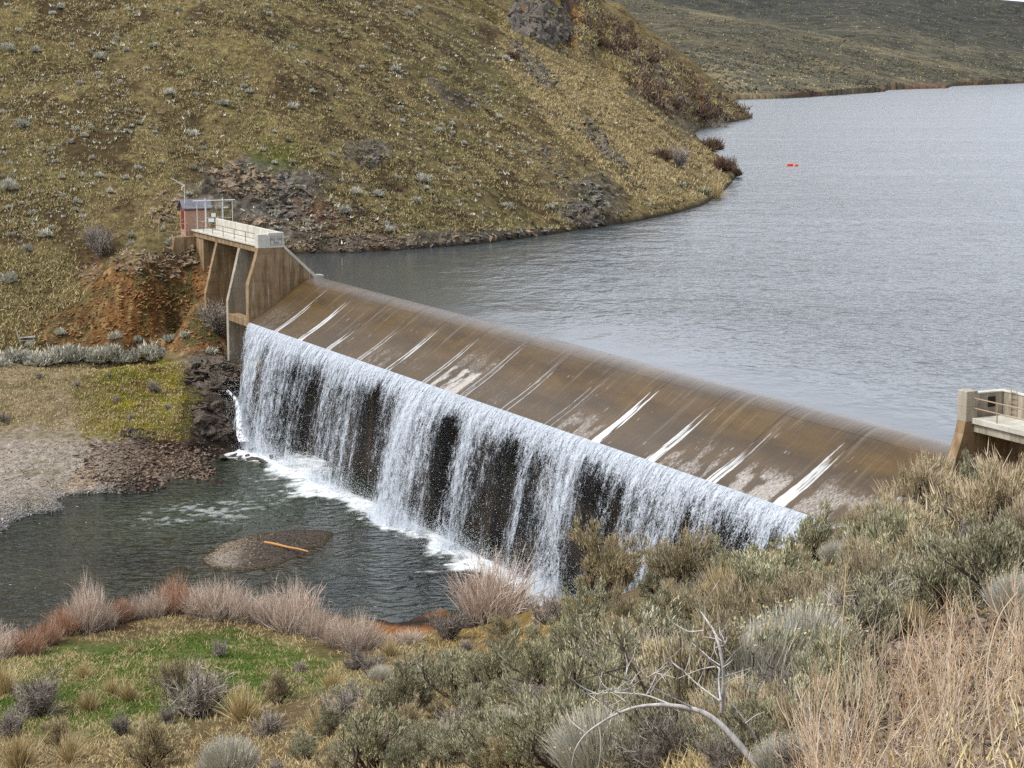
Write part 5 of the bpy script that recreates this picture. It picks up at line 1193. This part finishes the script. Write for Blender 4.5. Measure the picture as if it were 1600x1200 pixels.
# notable near shrubs: kind, base pixel, width, label
NEAR = [
 ('sage', 895, 925, 62, 'small rounded sagebrush at the bank edge where the fall foams, leftmost of the clump'),
 ('warm', 955, 935, 125, 'big pale tan sagebrush on the bank edge in front of the dark fall'),
 ('sage', 915, 985, 90, 'dark green sagebrush low on the bank below the small rounded one'),
 ('warm', 1065, 925, 120, 'wide grey green sagebrush right of the big tan one, against the fall'),
 ('sage', 1030, 935, 70, 'sagebrush squeezed between the big tan one and the wide grey green one'),
 ('sage', 1160, 915, 90, 'low brownish green sagebrush in front of the right part of the fall'),
 ('sage', 1268, 880, 110, 'sagebrush with open dark branches where the lip of the fall meets the bank'),
 ('sage', 1205, 965, 150, 'tall full green sagebrush in the middle of the slope with dark base'),
 ('warm', 1225, 905, 70, 'yellow green sagebrush tips beside the open branched one'),
 ('sage', 1395, 925, 175, 'largest grey green sagebrush with black twisted trunk on the right slope'),
 ('plume', 1395, 845, 80, 'tan plumed sagebrush in front of the last white chute of the spillway'),
 ('plume', 1340, 850, 60, 'pinkish tan shrub at the bank edge below the last spillway chute'),
 ('plume', 1440, 810, 95, 'pale plumed sagebrush just left of the brown pier foot'),
 ('sage', 1520, 775, 85, 'grey green sagebrush at the foot of the right concrete pier'),
 ('dead', 1565, 750, 70, 'dark bare shrub under the right walkway'),
 ('plume', 1590, 800, 110, 'tan plumed sagebrush at the right picture edge below the walkway'),
 ('plume', 1545, 855, 150, 'broad tan plumed sagebrush on the right slope below the pier'),
 ('dusky', 1470, 850, 90, 'dusky purple twigged shrub between two plumed sagebrushes'),
 ('sage', 1600, 905, 120, 'dark sagebrush at the right edge above the weeds'),
 ('dusky', 1490, 930, 150, 'shaggy grey shrub with dark underside right of the black trunked sagebrush'),
 ('rabbit', 1595, 965, 130, 'purple grey dome shrub at the right edge'),
 ('rabbit', 1180, 1110, 250, 'large silvery rabbitbrush dome beside the dead white branch'),
 ('rabbit', 1255, 1060, 210, 'silvery rabbitbrush uphill of the large dome with rusty seed heads'),
 ('sage', 1370, 1010, 120, 'green tipped sagebrush left of the brown scree'),
 ('dusky', 1330, 1060, 110, 'low dark twiggy shrub beneath the green tipped sagebrush'),
 ('warm', 1085, 990, 80, 'small soft green sagebrush above the dead white branch'),
 ('sage', 1045, 1000, 110, 'grey green sagebrush left of the soft green one in midslope'),
 ('sage', 1120, 1010, 90, 'sagebrush just right of the tip of the dead branch'),
 ('bunch', 1130, 945, 70, 'golden bunchgrass tuft in the middle of the slope'),
 ('bunch', 1295, 985, 60, 'straw coloured bunchgrass beside the tall sagebrush'),
 ('bunch', 1425, 990, 60, 'golden bunchgrass under the black trunked sagebrush'),
 ('sage', 910, 1035, 100, 'sagebrush on the left shoulder of the slope above the bare brown branches'),
 ('dusky', 985, 1075, 170, 'brown bare branched shrub with grey tips behind the dead branch'),
 ('sage', 850, 1090, 130, 'wide grey green sagebrush at bottom centre right'),
 ('sage', 780, 1085, 120, 'grey green sagebrush with lacy crown at bottom centre'),
 ('sage', 715, 1100, 120, 'dense green sagebrush left of the lacy one'),
 ('sage', 640, 1115, 90, 'low sagebrush in the row at bottom centre left'),
 ('warm', 790, 1000, 52, 'upright lone sagebrush on the ochre ground by the willow clump'),
 ('dusky', 655, 1095, 110, 'leaning brown sagebrush skeleton with orange tinge'),
 ('dusky', 600, 1115, 80, 'open dark shrub with fan of branches'),
 ('dead', 540, 1130, 90, 'grey bare shrub left of the open dark shrub'),
 ('dead', 310, 1120, 120, 'wide heap of dead grey branches at the edge of the green meadow'),
 ('warm', 285, 1085, 70, 'pale green sagebrush behind the heap of dead branches'),
 ('bunch', 380, 1125, 60, 'yellow bunchgrass right of the heap of dead branches'),
 ('warm', 435, 1100, 60, 'rust tinted shrub at the right end of the green meadow'),
 ('sage', 475, 1190, 55, 'dark upright sagebrush at bottom left of centre'),
 ('dead', 190, 1150, 50, 'small curled dead shrub on the brown path'),
 ('rabbit', 360, 1210, 110, 'lilac grey bush at the bottom edge left of centre'),
 ('sage', 580, 1205, 130, 'grey green sagebrush at the bottom edge'),
 ('warm', 240, 1200, 90, 'olive brush at the bottom edge far left'),
 ('dead', 60, 1120, 100, 'pale bare brush at the left edge beyond the meadow'),
 ('dead', 700, 1000, 70, 'bare pinkish grey shrub beside the rusty waterline'),
 ('dead', 860, 975, 70, 'leaning bare grey shrub with exposed roots near the foam'),
 ('sage', 920, 1180, 200, 'dark sagebrush filling the ground under the arching dead branch'),
 ('dusky', 800, 1190, 120, 'grey brown shrub at bottom centre'),
 ('sage', 700, 1205, 100, 'low sagebrush at the bottom edge left of the straw grass'),
 ('dusky', 1120, 1060, 120, 'grey purple twiggy shrub behind the upright dead limb'),
]
for k, px, py, w_, lab in NEAR: plant_px(k, px, py, w_, lab)
# the rest of the brush on the near slope
placed = [(a[1], a[2]) for a in NEAR]
GL = {'sage': ('grey green sagebrush crowded among others on the near slope', 'sagebrush crowding the near slope'), 'plume': ('tan plumed sagebrush crowded among others on the near slope', 'plumed sagebrush on the near slope'),
      'warm': ('olive tan sagebrush crowded among others on the near slope', 'olive sagebrush on the near slope'), 'dusky': ('half bare brown sagebrush among the green ones', 'half bare sagebrush on the near slope'),
      'dead': ('bare grey twiggy shrub among the sagebrush', 'bare shrubs on the near slope'), 'rabbit': ('small silvery rabbitbrush among the sagebrush', 'rabbitbrush on the near slope'), 'bunch': ('straw coloured bunchgrass tuft on the near slope', 'bunchgrass on the near slope')}
cnt = 0; tries = 0
SLOPE = [(870, 975), (960, 945), (1280, 885), (1480, 800), (1620, 770), (1620, 960), (1420, 960), (1330, 1040), (1300, 1220), (420, 1220), (520, 1100), (700, 1010)]
while cnt < 215 and tries < 9000:
    tries += 1; px = random.uniform(420, 1620); py = random.uniform(760, 1215)
    if not poly_mask(np.array([px]), np.array([py]), SLOPE)[0]: continue
    if px < 1010 and py < 1050 and px > 640 and random.random() < .8: continue
    md = min(math.hypot((px - a) * .8, (py - b) * 1.5) for a, b in placed)
    if md < 23: continue
    k = random.choices(['sage', 'plume', 'warm', 'dusky', 'dead', 'rabbit', 'bunch'], [30, 14 if px > 1150 else 3, 16, 14, 14, 7, 14])[0]
    P, ok, tt = hit(nz, [px], [py], 10, 190)
    if not ok[0]: continue
    s = random.uniform(.5, 1.0) * (.55 if k == 'bunch' else 1) * (.7 if tt[0] < 25 else 1)
    plant(k, P[0], s, *GL[k]); placed.append((px, py)); cnt += 1
# meadow edge brush, left
for px, py, k, w_ in [(20, 1150, 'dead', 70), (90, 1165, 'warm', 60), (140, 1110, 'bunch', 40), (60, 1095, 'dead', 50), (200, 1095, 'bunch', 36), (175, 1085, 'bunch', 30), (10, 1085, 'bunch', 50), (110, 1190, 'bunch', 50), (420, 1150, 'dead', 60), (520, 1080, 'bunch', 40), (500, 1150, 'bunch', 50),
                      (205, 1020, 'bunch', 18), (260, 1130, 'dead', 40), (560, 1045, 'dead', 50), (610, 1025, 'bunch', 30), (590, 1060, 'dead', 60), (470, 1050, 'dead', 30), (345, 1025, 'dead', 36), (30, 1200, 'bunch', 60), (130, 1060, 'bunch', 30)]:
    plant_px(k, px, py, w_, 'dry brush tuft at the edge of the green meadow', 'dry tufts around the green meadow')
# willow thickets along the pool
WL = [(0, 1028, 'willow', 70), (45, 1022, 'redwillow', 60), (75, 1005, 'redwillow', 70), (105, 990, 'redwillow', 60), (140, 985, 'willow', 60, 1.7), (165, 980, 'willow', 45), (185, 970, 'redwillow', 50), (215, 965, 'willow', 55), (245, 962, 'willow', 45, 1.3), (275, 958, 'redwillow', 55, 1.35),
      (315, 962, 'willow', 75), (350, 965, 'willow', 80), (390, 968, 'willow', 75), (425, 975, 'willow', 80, 1.15), (460, 985, 'willow', 85, 1.2), (495, 995, 'willow', 85), (530, 1008, 'willow', 85), (560, 1015, 'willow', 75), (600, 1012, 'willow', 55, .7), (640, 1005, 'willow', 50, .6)]
for i, a in enumerate(WL):
    P, ok, tt = hit(nz, [a[0]], [a[1]], 60, 190); s = a[3] * tt[0] / F / 1.65 * random.uniform(.6, .98)
    o = plant(a[2], P[0], s, 'bare rust coloured willow thicket at the pool edge below the meadow' if a[2] == 'redwillow' else 'bare pale pink willow thicket at the pool edge below the meadow', 'rust willow thickets along the near pool edge' if a[2] == 'redwillow' else 'pale willow thickets along the near pool edge', (a[4] if len(a) > 4 else 1.0))
plant_px('willow', 770, 965, 92, 'large fan of bare pale willow stems against the foam'); plant_px('redwillow', 790, 948, 55, 'rust coloured willow crown behind the large pale fan')

# hillside shrubs
HS = [(14, 72, 26), (55, 75, 20), (155, 85, 22), (95, 8, 18), (265, 142, 22), (350, 158, 20), (457, 162, 22), (302, 205, 22), (35, 190, 28), (388, 140, 14), (617, 105, 20), (640, 20, 18), (790, 90, 18), (555, 295, 24), (590, 300, 22), (650, 310, 20), (538, 325, 26), (608, 355, 22), (72, 362, 28), (42, 385, 22),
      (15, 430, 34), (15, 285, 36), (110, 220, 14), (155, 270, 18), (120, 312, 18), (215, 260, 16), (270, 375, 26), (50, 330, 16), (145, 245, 14), (95, 515, 22), (45, 535, 18), (178, 522, 26), (265, 525, 26), (215, 525, 20), (290, 520, 22), (330, 545, 24), (705, 190, 14), (520, 240, 16), (420, 20, 14), (475, 95, 12), (230, 105, 12), (780, 180, 14), (660, 275, 30), (795, 320, 22), (320, 230, 12), (205, 195, 10)]
for px, py, w_ in HS:
    P, ok, tt = hit(hz, [px], [py + w_ * .3], 150, 600)
    plant('hillsage', P[0], w_ * tt[0] / F / 2 * 1.25, 'grey sagebrush dotting the open hillside', 'sagebrush dotting the far hillside')
k = 0
while k < 190:
    px = random.uniform(-20, 1080); py = random.uniform(2, 385)
    P, ok, tt = hit(hz, [px], [py], 150, 800)
    if not ok[0] or P[0][2] < .8 or tt[0] > 700: continue
    k += 1; dark = random.random() < (.25 if px < 700 else .45)
    plant('hilldark' if dark else 'hillsage', P[0], random.uniform(.35, .8) * (1 + .35 * (px > 850)), 'small dark shrub dotting the open hillside' if dark else 'grey sagebrush dotting the open hillside', 'dark shrubs dotting the far hillside' if dark else 'sagebrush dotting the far hillside')
for px, py, w_, kk, lab in [(155, 395, 52, 'dead', 'round purple grey bare shrub on the slope left of the shed'), (342, 520, 60, 'dead', 'dark tangle of brush between the buttresses and the orange slope'), (1130, 268, 46, 'shorebrush', 'dark red brush overhanging the water at the spur tip'), (1112, 235, 40, 'shorebrush', 'dark brush above the spur tip beneath the bare branched tree'),
                            (1150, 275, 24, 'shorebrush', 'low dark brush at the very tip of the spur'), (1062, 262, 40, 'dead', 'open branched bare shrub on the slope behind the spur tip'), (1035, 250, 34, 'shorebrush', 'dark shrub left of the open branched bare shrub'), (1120, 222, 48, 'dead', 'bare branching shrub standing out against the water above the spur'),
                            (985, 75, 26, 'shorebrush', 'dark bare shrub on the skyline of the farther spur'), (972, 82, 26, 'shorebrush', 'low dark shrub beside the skyline shrub'), (935, 75, 36, 'shorebrush', 'dark shrub in the gully right of the cliff'), (1015, 100, 30, 'shorebrush', 'dark shrub in the gully below the skyline'), (1098, 188, 46, 'shorebrush', 'red brown thicket where the gully meets the water'),
                            (1052, 165, 30, 'shorebrush', 'dark thicket midway down the gully'), (1100, 305, 26, 'hilldark', 'dark low shrub on the shoreline below the spur tip'), (800, 92, 26, 'shorebrush', 'dark shrub on the slab below the cliff'), (905, 8, 16, 'shorebrush', 'dark shrub on top of the skyline cliff')]:
    P, ok, tt = hit(hz, [px], [py], 150, 900)
    if ok[0]: plant(kk, P[0], w_ * tt[0] / F / 2 * 1.45, lab)
plant_px('bunch', 1118, 312, 30, 'pale straw clump at the water edge below the spur tip', fn=hz, t=(200, 500))
for px, py, w_ in [(238, 610, 26), (182, 628, 16), (205, 655, 14), (120, 605, 16), (170, 590, 12), (262, 640, 14), (5, 660, 24), (60, 590, 14)]:
    P, ok, tt = hit(hz, [px], [py], 150, 300)
    if ok[0]: plant('dead', P[0], w_ * tt[0] / F / 2 * 1.2, 'small purplish bare shrub on the bank below the ledge', 'bare shrubs on the bank below the ledge')
# grey brush along the ledge
for i, px in enumerate(np.concatenate([np.arange(0, 262, 9.), np.arange(6, 200, 17.)]) + np.random.default_rng(4).normal(0, 4, 42)[:len(np.arange(0, 262, 9.)) + len(np.arange(6, 200, 17.))]):
    P, ok, tt = hit(hz, [px], [568 - 10 * px / 260. + random.uniform(-9, 6)], 150, 300)
    if ok[0]: plant('hillsage', P[0], random.choice([.7, .9, 1.2, 1.5, 1.9]) * random.uniform(.85, 1.1), 'pale grey rabbitbrush in the continuous row along the ledge above the moss slope', 'rabbitbrush row along the ledge')

# ------------------------------------------------------------------ grass: uncountable
def grass(label, fn, poly, n, per, L, w, mat, t, spread=.12, lean=.5, zmin=-99, name='grass', seed=1, cond=None):
    r = np.random.default_rng(seed); p = np.array(poly, float)
    px = r.uniform(p[:, 0].min(), p[:, 0].max(), n * 3); py = r.uniform(p[:, 1].min(), p[:, 1].max(), n * 3); m = poly_mask(px, py, poly); px, py = px[m][:n], py[m][:n]
    P, ok, tt = hit(fn, px, py, *t, m=200); ok &= P[:, 2] > zmin
    if cond is not None: ok &= cond(P, px, py, r)
    P, tt = P[ok], tt[ok]
    sc = np.repeat(r.uniform(.6, 1.3, len(P)), per); b = np.repeat(P, per, 0) + r.normal(0, spread, (len(P) * per, 3)) * [1, 1, .0] * sc[:, None]
    d = r.normal(0, lean, b.shape); d[:, 2] = 1
    V, q, tr = blades(b, d, r.uniform(.5, 1, len(b)) * L * sc, w * sc, .25, r); return tag(mesh_np(name, V, [q, tr], mat), label, 'grass', kind='stuff')
HILLP = [(-60, -15), (920, -15), (1190, 190), (1165, 280), (1050, 335), (820, 372), (640, 388), (470, 392), (360, 400), (300, 395), (-60, 480)]
def hc(P, px, py, r):
    u, n = to_un(P[:, 0], P[:, 1]); f = fbm(P[:, 0] / 3.5, P[:, 1] / 3.5, 701); rk = rockmask(px, py, 0, P[:, 0], P[:, 1])
    return (P[:, 2] > .5) & (r.random(len(P)) < ss(.3, .55, f) + .15) & (r.random(len(P)) > rk * .95) & ~((np.hypot((px - 866) / 68, (py - 18) / 54) < 1)) & ~((u > -26) & (n > -1))
grass('dry bunch grass tussocks over the whole hillside', hz, HILLP, 38000, 7, .46, .062, M['tussock'], (150, 900), .20, .6, seed=2, cond=hc, name='tussocks')
grass('pale straw grass on the sunny spur', hz, [(780, 20), (930, 80), (1150, 260), (1120, 310), (1000, 320), (860, 200), (780, 100)], 9000, 7, .60, .085, M['straw'], (200, 900), .26, .5, seed=3, cond=hc, name='straw_grass')
grass('dry tufts on the bank under the ledge', hz, [(-60, 575), (290, 565), (280, 690), (-60, 660)], 3600, 6, .28, .05, M['straw'], (150, 300), .15, .5, seed=4, name='tussocks')
grass('yellow green moss tufts on the mossy slope', hz, [(110, 590), (290, 565), (325, 600), (290, 690), (130, 690)], 2600, 6, .16, .07, leaf_mat('moss_tufts', [(.12, .11, .015), (.22, .20, .02), (.34, .32, .04)]), (150, 300), .15, .8, seed=5, name='moss')
NEARP = [(-60, 1030), (100, 985), (330, 955), (560, 985), (740, 985), (880, 960), (1000, 925), (1280, 875), (1480, 790), (1620, 760), (1620, 1220), (-60, 1220)]
def thin(P, px, py, r): return ((px < 1180) | (P[:, 1] > 36) | (r.random(len(P)) < .03)) & (r.random(len(P)) < ss(.34, .6, fbm(P[:, 0] / 1.8, P[:, 1] / 1.8, 702)) + .1)
grass('dry straw grass between the shrubs of the near slope', nz, [(420, 1220), (560, 1060), (880, 970), (1280, 885), (1620, 765), (1620, 1220)], 26000, 7, .32, .012, M['straw'], (8, 190), .07, .55, seed=6, cond=thin, name='straw_grass')
grass('dry grass around the near meadow', nz, NEARP[:6] + [(700, 1220), (-60, 1220)], 12000, 7, .34, .03, M['straw'], (50, 190), .14, .6, seed=7, cond=thin, zmin=ZP + .5, name='straw_grass')
grass('short green grass of the meadow', nz, [(-60, 1100), (60, 1050), (240, 995), (360, 980), (520, 1040), (470, 1090), (250, 1120), (60, 1150)], 15000, 6, .17, .03, M['green'], (60, 190), .14, .6, seed=8, name='grass')
grass('fallen straw and litter at the bottom right', nz, [(1150, 1220), (1250, 1060), (1400, 1010), (1620, 1000), (1620, 1220)], 1300, 5, .26, .004, M['weed'], (8, 50), .05, 1.1, seed=9, name='straw_litter')

grass('coarse dry grass and brush on the farther spur', hz, [(905, -10), (960, 30), (1185, 188), (1100, 202), (1040, 170), (900, 60)], 2600, 8, 1.3, .22, M['tussock'], (300, 900), .4, .6, seed=17, name='tussocks', cond=lambda P, px, py, r: P[:, 2] > .5)
grass('dark brush on the farther spur and gully', hz, [(905, 20), (960, 30), (1185, 186), (1100, 200), (1040, 180), (890, 60)], 1100, 14, 2.0, .28, M['darkshrub'], (300, 900), 1.1, .6, seed=18, name='brush', cond=lambda P, px, py, r: (P[:, 2] > .5) & (r.random(len(P)) < ss(.45, .6, fbm(P[:, 0] / 14, P[:, 1] / 14, 706))))
grass('low dark shrubs and weeds speckling the hillside', hz, HILLP, 3600, 9, .55, .16, leaf_mat('dark_brush', [(.045, .04, .025), (.10, .085, .05), (.16, .135, .09)]), (150, 900), .24, .8, seed=12, cond=lambda P, px, py, r: (P[:, 2] > .6) & (r.random(len(P)) < ss(.42, .6, fbm(P[:, 0] / 7, P[:, 1] / 7, 703))) & ~(to_un(P[:, 0], P[:, 1])[1] > -1) | (px > 900) & (P[:, 2] > .6), name='brush')
grass('pale dead weeds speckling the hillside', hz, HILLP, 1800, 8, .5, .12, M['hillsage'], (150, 900), .22, .7, seed=13, cond=lambda P, px, py, r: (P[:, 2] > .6) & (r.random(len(P)) < ss(.4, .6, fbm(P[:, 0] / 9, P[:, 1] / 9, 704))) & ~((to_un(P[:, 0], P[:, 1])[1] > -1) & (px > 230)), name='brush')
grass('dry grass on the slope at the left above the ledge', hz, [(-60, 380), (120, 400), (130, 470), (70, 500), (60, 545), (-60, 545)], 2600, 7, .5, .08, M['tussock'], (150, 300), .17, .6, seed=14, name='tussocks')
grass('sagebrush covering the far hills', FARZ, [(560, -10), (1610, -10), (1610, 128), (1150, 154), (560, 160)], 22000, 4, 1.3, .75, leaf_mat('far_sage', [(.06, .06, .045), (.11, .11, .08), (.18, .175, .13)]), (1000, 3200), .7, .7, seed=15, name='sagebrush_cover', zmin=3, cond=lambda P, px, py, r: r.random(len(P)) < .15 + ss(.42, .62, fbm(P[:, 0] / 60, P[:, 1] / 90, 311 + 9)))
grass('pale bunchgrass on the far hills', FARZ, [(560, -10), (1610, -10), (1610, 128), (1150, 154), (560, 160)], 5000, 4, .9, .6, M['tussock'], (1000, 3200), .8, .7, seed=16, name='tussocks', zmin=3)

# dry weeds at the near right, each plant its own
r9 = random.Random(12)
for i in range(10):
    px = r9.uniform(1290, 1640); py = r9.uniform(1060, 1260) if px < 1400 else r9.uniform(1020, 1290)
    P, ok, tt = hit(nz, [px], [py], 8, 60)
    if not ok[0]: continue
    plant('weed', P[0], r9.uniform(.55, 1.0), 'tangled dry tan weed with bare stalks at the near right', 'dry weeds at the near right')
for px, py in [(1400, 1080), (1455, 1060), (1500, 1075), (1545, 1050), (1590, 1040), (1430, 1120), (1480, 1130), (1610, 1090), (1560, 1110), (1370, 1130)]:
    P, ok, tt = hit(nz, [px], [py], 8, 60); plant('weed', P[0], r9.uniform(.85, 1.2), 'tangled dry tan weed with bare stalks at the near right', 'dry weeds at the near right')
for i in range(10):
    P, ok, tt = hit(nz, [r9.uniform(1180, 1320)], [r9.uniform(1130, 1240)], 8, 60); plant('weed', P[0], r9.uniform(.5, .8), 'low yellowish dry weed below the rabbitbrush dome', 'low dry weeds below the rabbitbrush')

def px_poly(name, specs, mat, label, cat, seg=6, part='limb'):
    """branches traced as (px,py,depth,width px) and built as tapering tubes in the round"""
    root = None
    for i, sp in enumerate(specs):
        pts = [att(a[0], a[1], a[2]) for a in sp]; rad = [max(.002, a[3] * .68 * a[2] / F / 2) for a in sp]
        P = np.array(pts); k = np.linspace(0, len(P) - 1, len(P) * 4); Pi = np.stack([np.interp(k, range(len(P)), P[:, j]) for j in range(3)], 1); ri = np.interp(k, range(len(P)), rad)
        for _ in range(3): Pi[1:-1] = (Pi[:-2] + Pi[2:] + 2 * Pi[1:-1]) / 4
        V, q = twig_tubes([Pi], [ri], seg)
        if root is None: org = P[0]; root = empty(name, org); tag(root, label, cat)
        mesh_np('trunk' if i == 0 else part, V - org, [q], mat, root, True)
    return root
T = 21.0
big = [[(1205, 1230, T, 20), (1170, 1180, T, 17), (1130, 1135, T, 15), (1100, 1112, T, 13), (1060, 1103, T, 11), (1020, 1101, T, 9), (985, 1106, T, 7), (950, 1122, T, 5), (915, 1145, T, 4), (898, 1170, T, 3), (893, 1195, T, 2)],
       [(1128, 1112, T, 10), (1131, 1070, T - .2, 9), (1130, 1040, T - .3, 8), (1124, 1010, T - .3, 7), (1118, 990, T - .2, 6), (1105, 970, T - .1, 5), (1095, 955, T, 4)],
       [(1120, 1042, T - .3, 4), (1100, 1025, T - .4, 3), (1085, 1005, T - .5, 2)], [(1130, 1043, T - .3, 4), (1148, 1030, T - .5, 3), (1140, 1020, T - .6, 2.2), (1132, 1012, T - .6, 1.6)],
       [(1100, 985, T, 3), (1075, 988, T + .1, 2.5), (1050, 972, T + .2, 1.6)], [(1118, 1012, T - .3, 3), (1132, 1008, T - .5, 2), (1133, 1004, T - .5, 1.5)],
       [(1126, 1095, T - .2, 5), (1122, 1060, T, 4.5), (1126, 1040, T, 4), (1095, 1045, T + .2, 3), (1060, 1060, T + .4, 2)], [(1050, 1102, T, 5), (1010, 1085, T + .2, 4), (960, 1082, T + .3, 3), (920, 1084, T + .4, 2)],
       [(995, 1095, T + .2, 4), (985, 1070, T + .1, 3), (978, 1055, T, 2.4), (975, 1050, T, 1.6)], [(1080, 1105, T, 5), (1050, 1090, T - .3, 4), (1020, 1075, T - .4, 3), (1010, 1060, T - .4, 2)],
       [(1125, 1095, T, 4), (1090, 1070, T + .3, 3.4), (1070, 1050, T + .4, 2.6), (1045, 1030, T + .5, 1.6)], [(970, 1115, T, 3.5), (950, 1105, T - .2, 2.6), (935, 1085, T - .3, 1.6)], [(1200, 1200, T, 7), (1180, 1150, T - .3, 5), (1160, 1120, T - .4, 4), (1140, 1095, T - .4, 2.6), (1135, 1075, T - .4, 1.8)],
       [(1165, 1130, T - .4, 3), (1180, 1118, T - .5, 2.4), (1195, 1112, T - .6, 1.4)], [(935, 1130, T, 2.5), (940, 1160, T, 2), (935, 1200, T, 1.5)], [(1062, 1105, T, 4), (1080, 1140, T + .2, 3), (1095, 1180, T + .3, 2.4)]]
rt = random.Random(3)
for i in range(46):
    src = rt.choice(big[:2] + big[5:12]); a = src[rt.randrange(1, len(src))]; an = rt.uniform(-2.9, -.2); l = rt.uniform(20, 62); x0, y0, t0 = a[0], a[1], a[2]; q = [(x0, y0, t0, 2.6)]
    for k in range(3):
        x0 += math.cos(an) * l / 3; y0 += math.sin(an) * l / 3; an += rt.gauss(0, .35); t0 += rt.gauss(0, .25); q.append((x0, y0, t0, 2.2 - .5 * k))
    big.append(q)
px_poly('dead_branch', big, M['deadwood'], 'weathered silver white dead branch arching over the near slope', 'dead branch', part='limb')
T2 = 24.
px_poly('dead_shrub', [[(1010, 1085, T2, 7), (995, 1050, T2, 6), (978, 1025, T2, 5), (968, 1000, T2, 4), (960, 985, T2, 2)], [(985, 1040, T2, 5), (950, 1050, T2, 4), (915, 1060, T2, 3), (890, 1065, T2, 2)], [(968, 1003, T2, 3), (985, 985, T2, 2), (992, 970, T2, 1.5)], [(1060, 1090, T2, 6), (1062, 1050, T2, 5), (1064, 1010, T2, 4), (1062, 990, T2, 2)],
                       [(1062, 1050, T2, 3), (1045, 1030, T2, 2), (1035, 1010, T2, 1.5)], [(1020, 1080, T2, 5), (1000, 1068, T2, 4), (960, 1058, T2, 3), (930, 1040, T2, 2)], [(972, 1012, T2, 3), (950, 1000, T2, 2), (938, 985, T2, 1.4)]], M['bark'], 'dark brown bare branched shrub behind the silver dead branch', 'shrub')
px_poly('tall_stalk', [[(1295, 1240, 16.5, 4.4), (1302, 1150, 16.5, 3.8), (1308, 1080, 16.5, 3.4), (1314, 1000, 16.5, 3), (1320, 930, 16.5, 2.6), (1322, 880, 16.5, 1.8)], [(1319, 925, 16.5, 1.6), (1340, 922, 16.5, 1)], [(1318, 932, 16.5, 1.6), (1338, 930, 16.4, 1)], [(1319, 915, 16.5, 1.6), (1335, 914, 16.5, 1)], [(1320, 905, 16.5, 1.6), (1308, 897, 16.5, 1)], [(1308, 1080, 16.5, 1.8), (1296, 1030, 16.5, 1.3), (1283, 965, 16.5, 1)], [(1304, 1110, 16.5, 1.8), (1320, 1050, 16.5, 1.2)], [(1322, 890, 16.5, 1.5), (1328, 870, 16.5, 1)]], M['straw'], 'single tall straw stalk with short side twigs near the rabbitbrush', 'weed', part='twig')
px_poly('tall_stalk', [[(1560, 1230, 14, 5), (1545, 1120, 14, 4), (1540, 1040, 14, 3.4), (1560, 960, 14, 2.8), (1590, 925, 14, 2)], [(1545, 1000, 14, 2.4), (1520, 950, 14, 2), (1512, 900, 14, 1.4)], [(1470, 1230, 14, 3), (1440, 1100, 14, 2.6), (1412, 1000, 14, 2), (1400, 930, 14, 1.2)], [(1560, 960, 14, 2), (1548, 930, 14, 1.5), (1550, 905, 14, 1)]], M['weed'], 'tallest forked tan weed stalk at the right edge', 'weed', part='twig')
# bright green shoots under the branch
P, ok, tt = hit(nz, [1015], [1190], 8, 60); o = plant('sage', P[0], .42, 'bright green leafy shrub under the arching dead branch')
for c in list(o.children):
    if c.name.startswith('foliage'):
        c.data = c.data.copy(); c.data.materials[0] = M['greenleaf']

# weathered wooden crib on the ledge
def crib():
    P, ok, tt = hit(hz, [42], [540], 150, 300); org = P[0]; root = empty('wooden_bench', org, .3); tag(root, 'collapsed grey wooden frame standing on the ledge at the left', 'wooden frame')
    def board(name, a, b, th=.06, w_=.12):
        bm = bmesh.new(); a = Vector(a); b = Vector(b); d = (b - a); bmesh.ops.create_cube(bm, size=1); bmesh.ops.scale(bm, vec=(d.length, w_, th), verts=bm.verts)
        q = d.to_track_quat('X', 'Z').to_matrix().to_4x4(); q.translation = (a + b) / 2; bmesh.ops.transform(bm, matrix=q, verts=bm.verts); bm_obj(name, bm, M['deadwood'], root, .008)
    board('post', (-.6, 0, 0), (-1.1, .1, 2.0)); board('post', (.6, 0, 0), (.75, 0, 1.0)); board('post', (-.5, .7, 0), (-.5, .7, .9)); board('post', (.7, .7, 0), (.6, .7, .9))
    board('rail', (-.8, 0, .85), (.9, .0, 1.0)); board('rail', (-.8, .0, .55), (.9, 0, .5)); board('seat_board', (-.7, .35, .8), (.9, .35, .85), .06, .5)
crib()
# orange buoys
for px, py, r_ in ((1234.5, 258.5, .3), (1244.5, 259, 1.2)):
    q = atz(px, py, 0); root = empty('buoy', q, r_); tag(root, 'orange float with longer body, left of the pair on the reservoir' if px < 1240 else 'orange float with shorter body, right of the pair on the reservoir', 'buoy')
    bm = bmesh.new(); l = .62 if px < 1240 else .45
    tube_bm(bm, [(-l, 0, .12), (-l * .85, 0, .12), (l * .85, 0, .12), (l, 0, .12)], [.18, .3, .3, .18], 14); bm_obj('float', bm, MN('orange_plastic').fin((.75, .09, .02), .45, .4), root)
    bm = bmesh.new(); tube_bm(bm, [(l, 0, .12), (l + .12, 0, .14)], .06, 8); bm_obj('eye', bm, M['dark'], root)
# pylon on the far ridge
q = att(1551, 13, 2600); root = empty('pylon', q); tag(root, 'tiny transmission pylon on the far ridge', 'pylon')
bm = bmesh.new()
for s in (-1, 1):
    for s2 in (-1, 1): tube_bm(bm, [(s * 1.8, s2 * 1.8, -3), (s * .5, s2 * .5, 9), (s * .3, s2 * .3, 14)], .16, 4)
bm_obj('tower', bm, M['brown_pipe'], root)
bm = bmesh.new(); tube_bm(bm, [(-3, 0, 10), (3, 0, 10)], .15, 4); bm_obj('crossarm', bm, M['brown_pipe'], root)
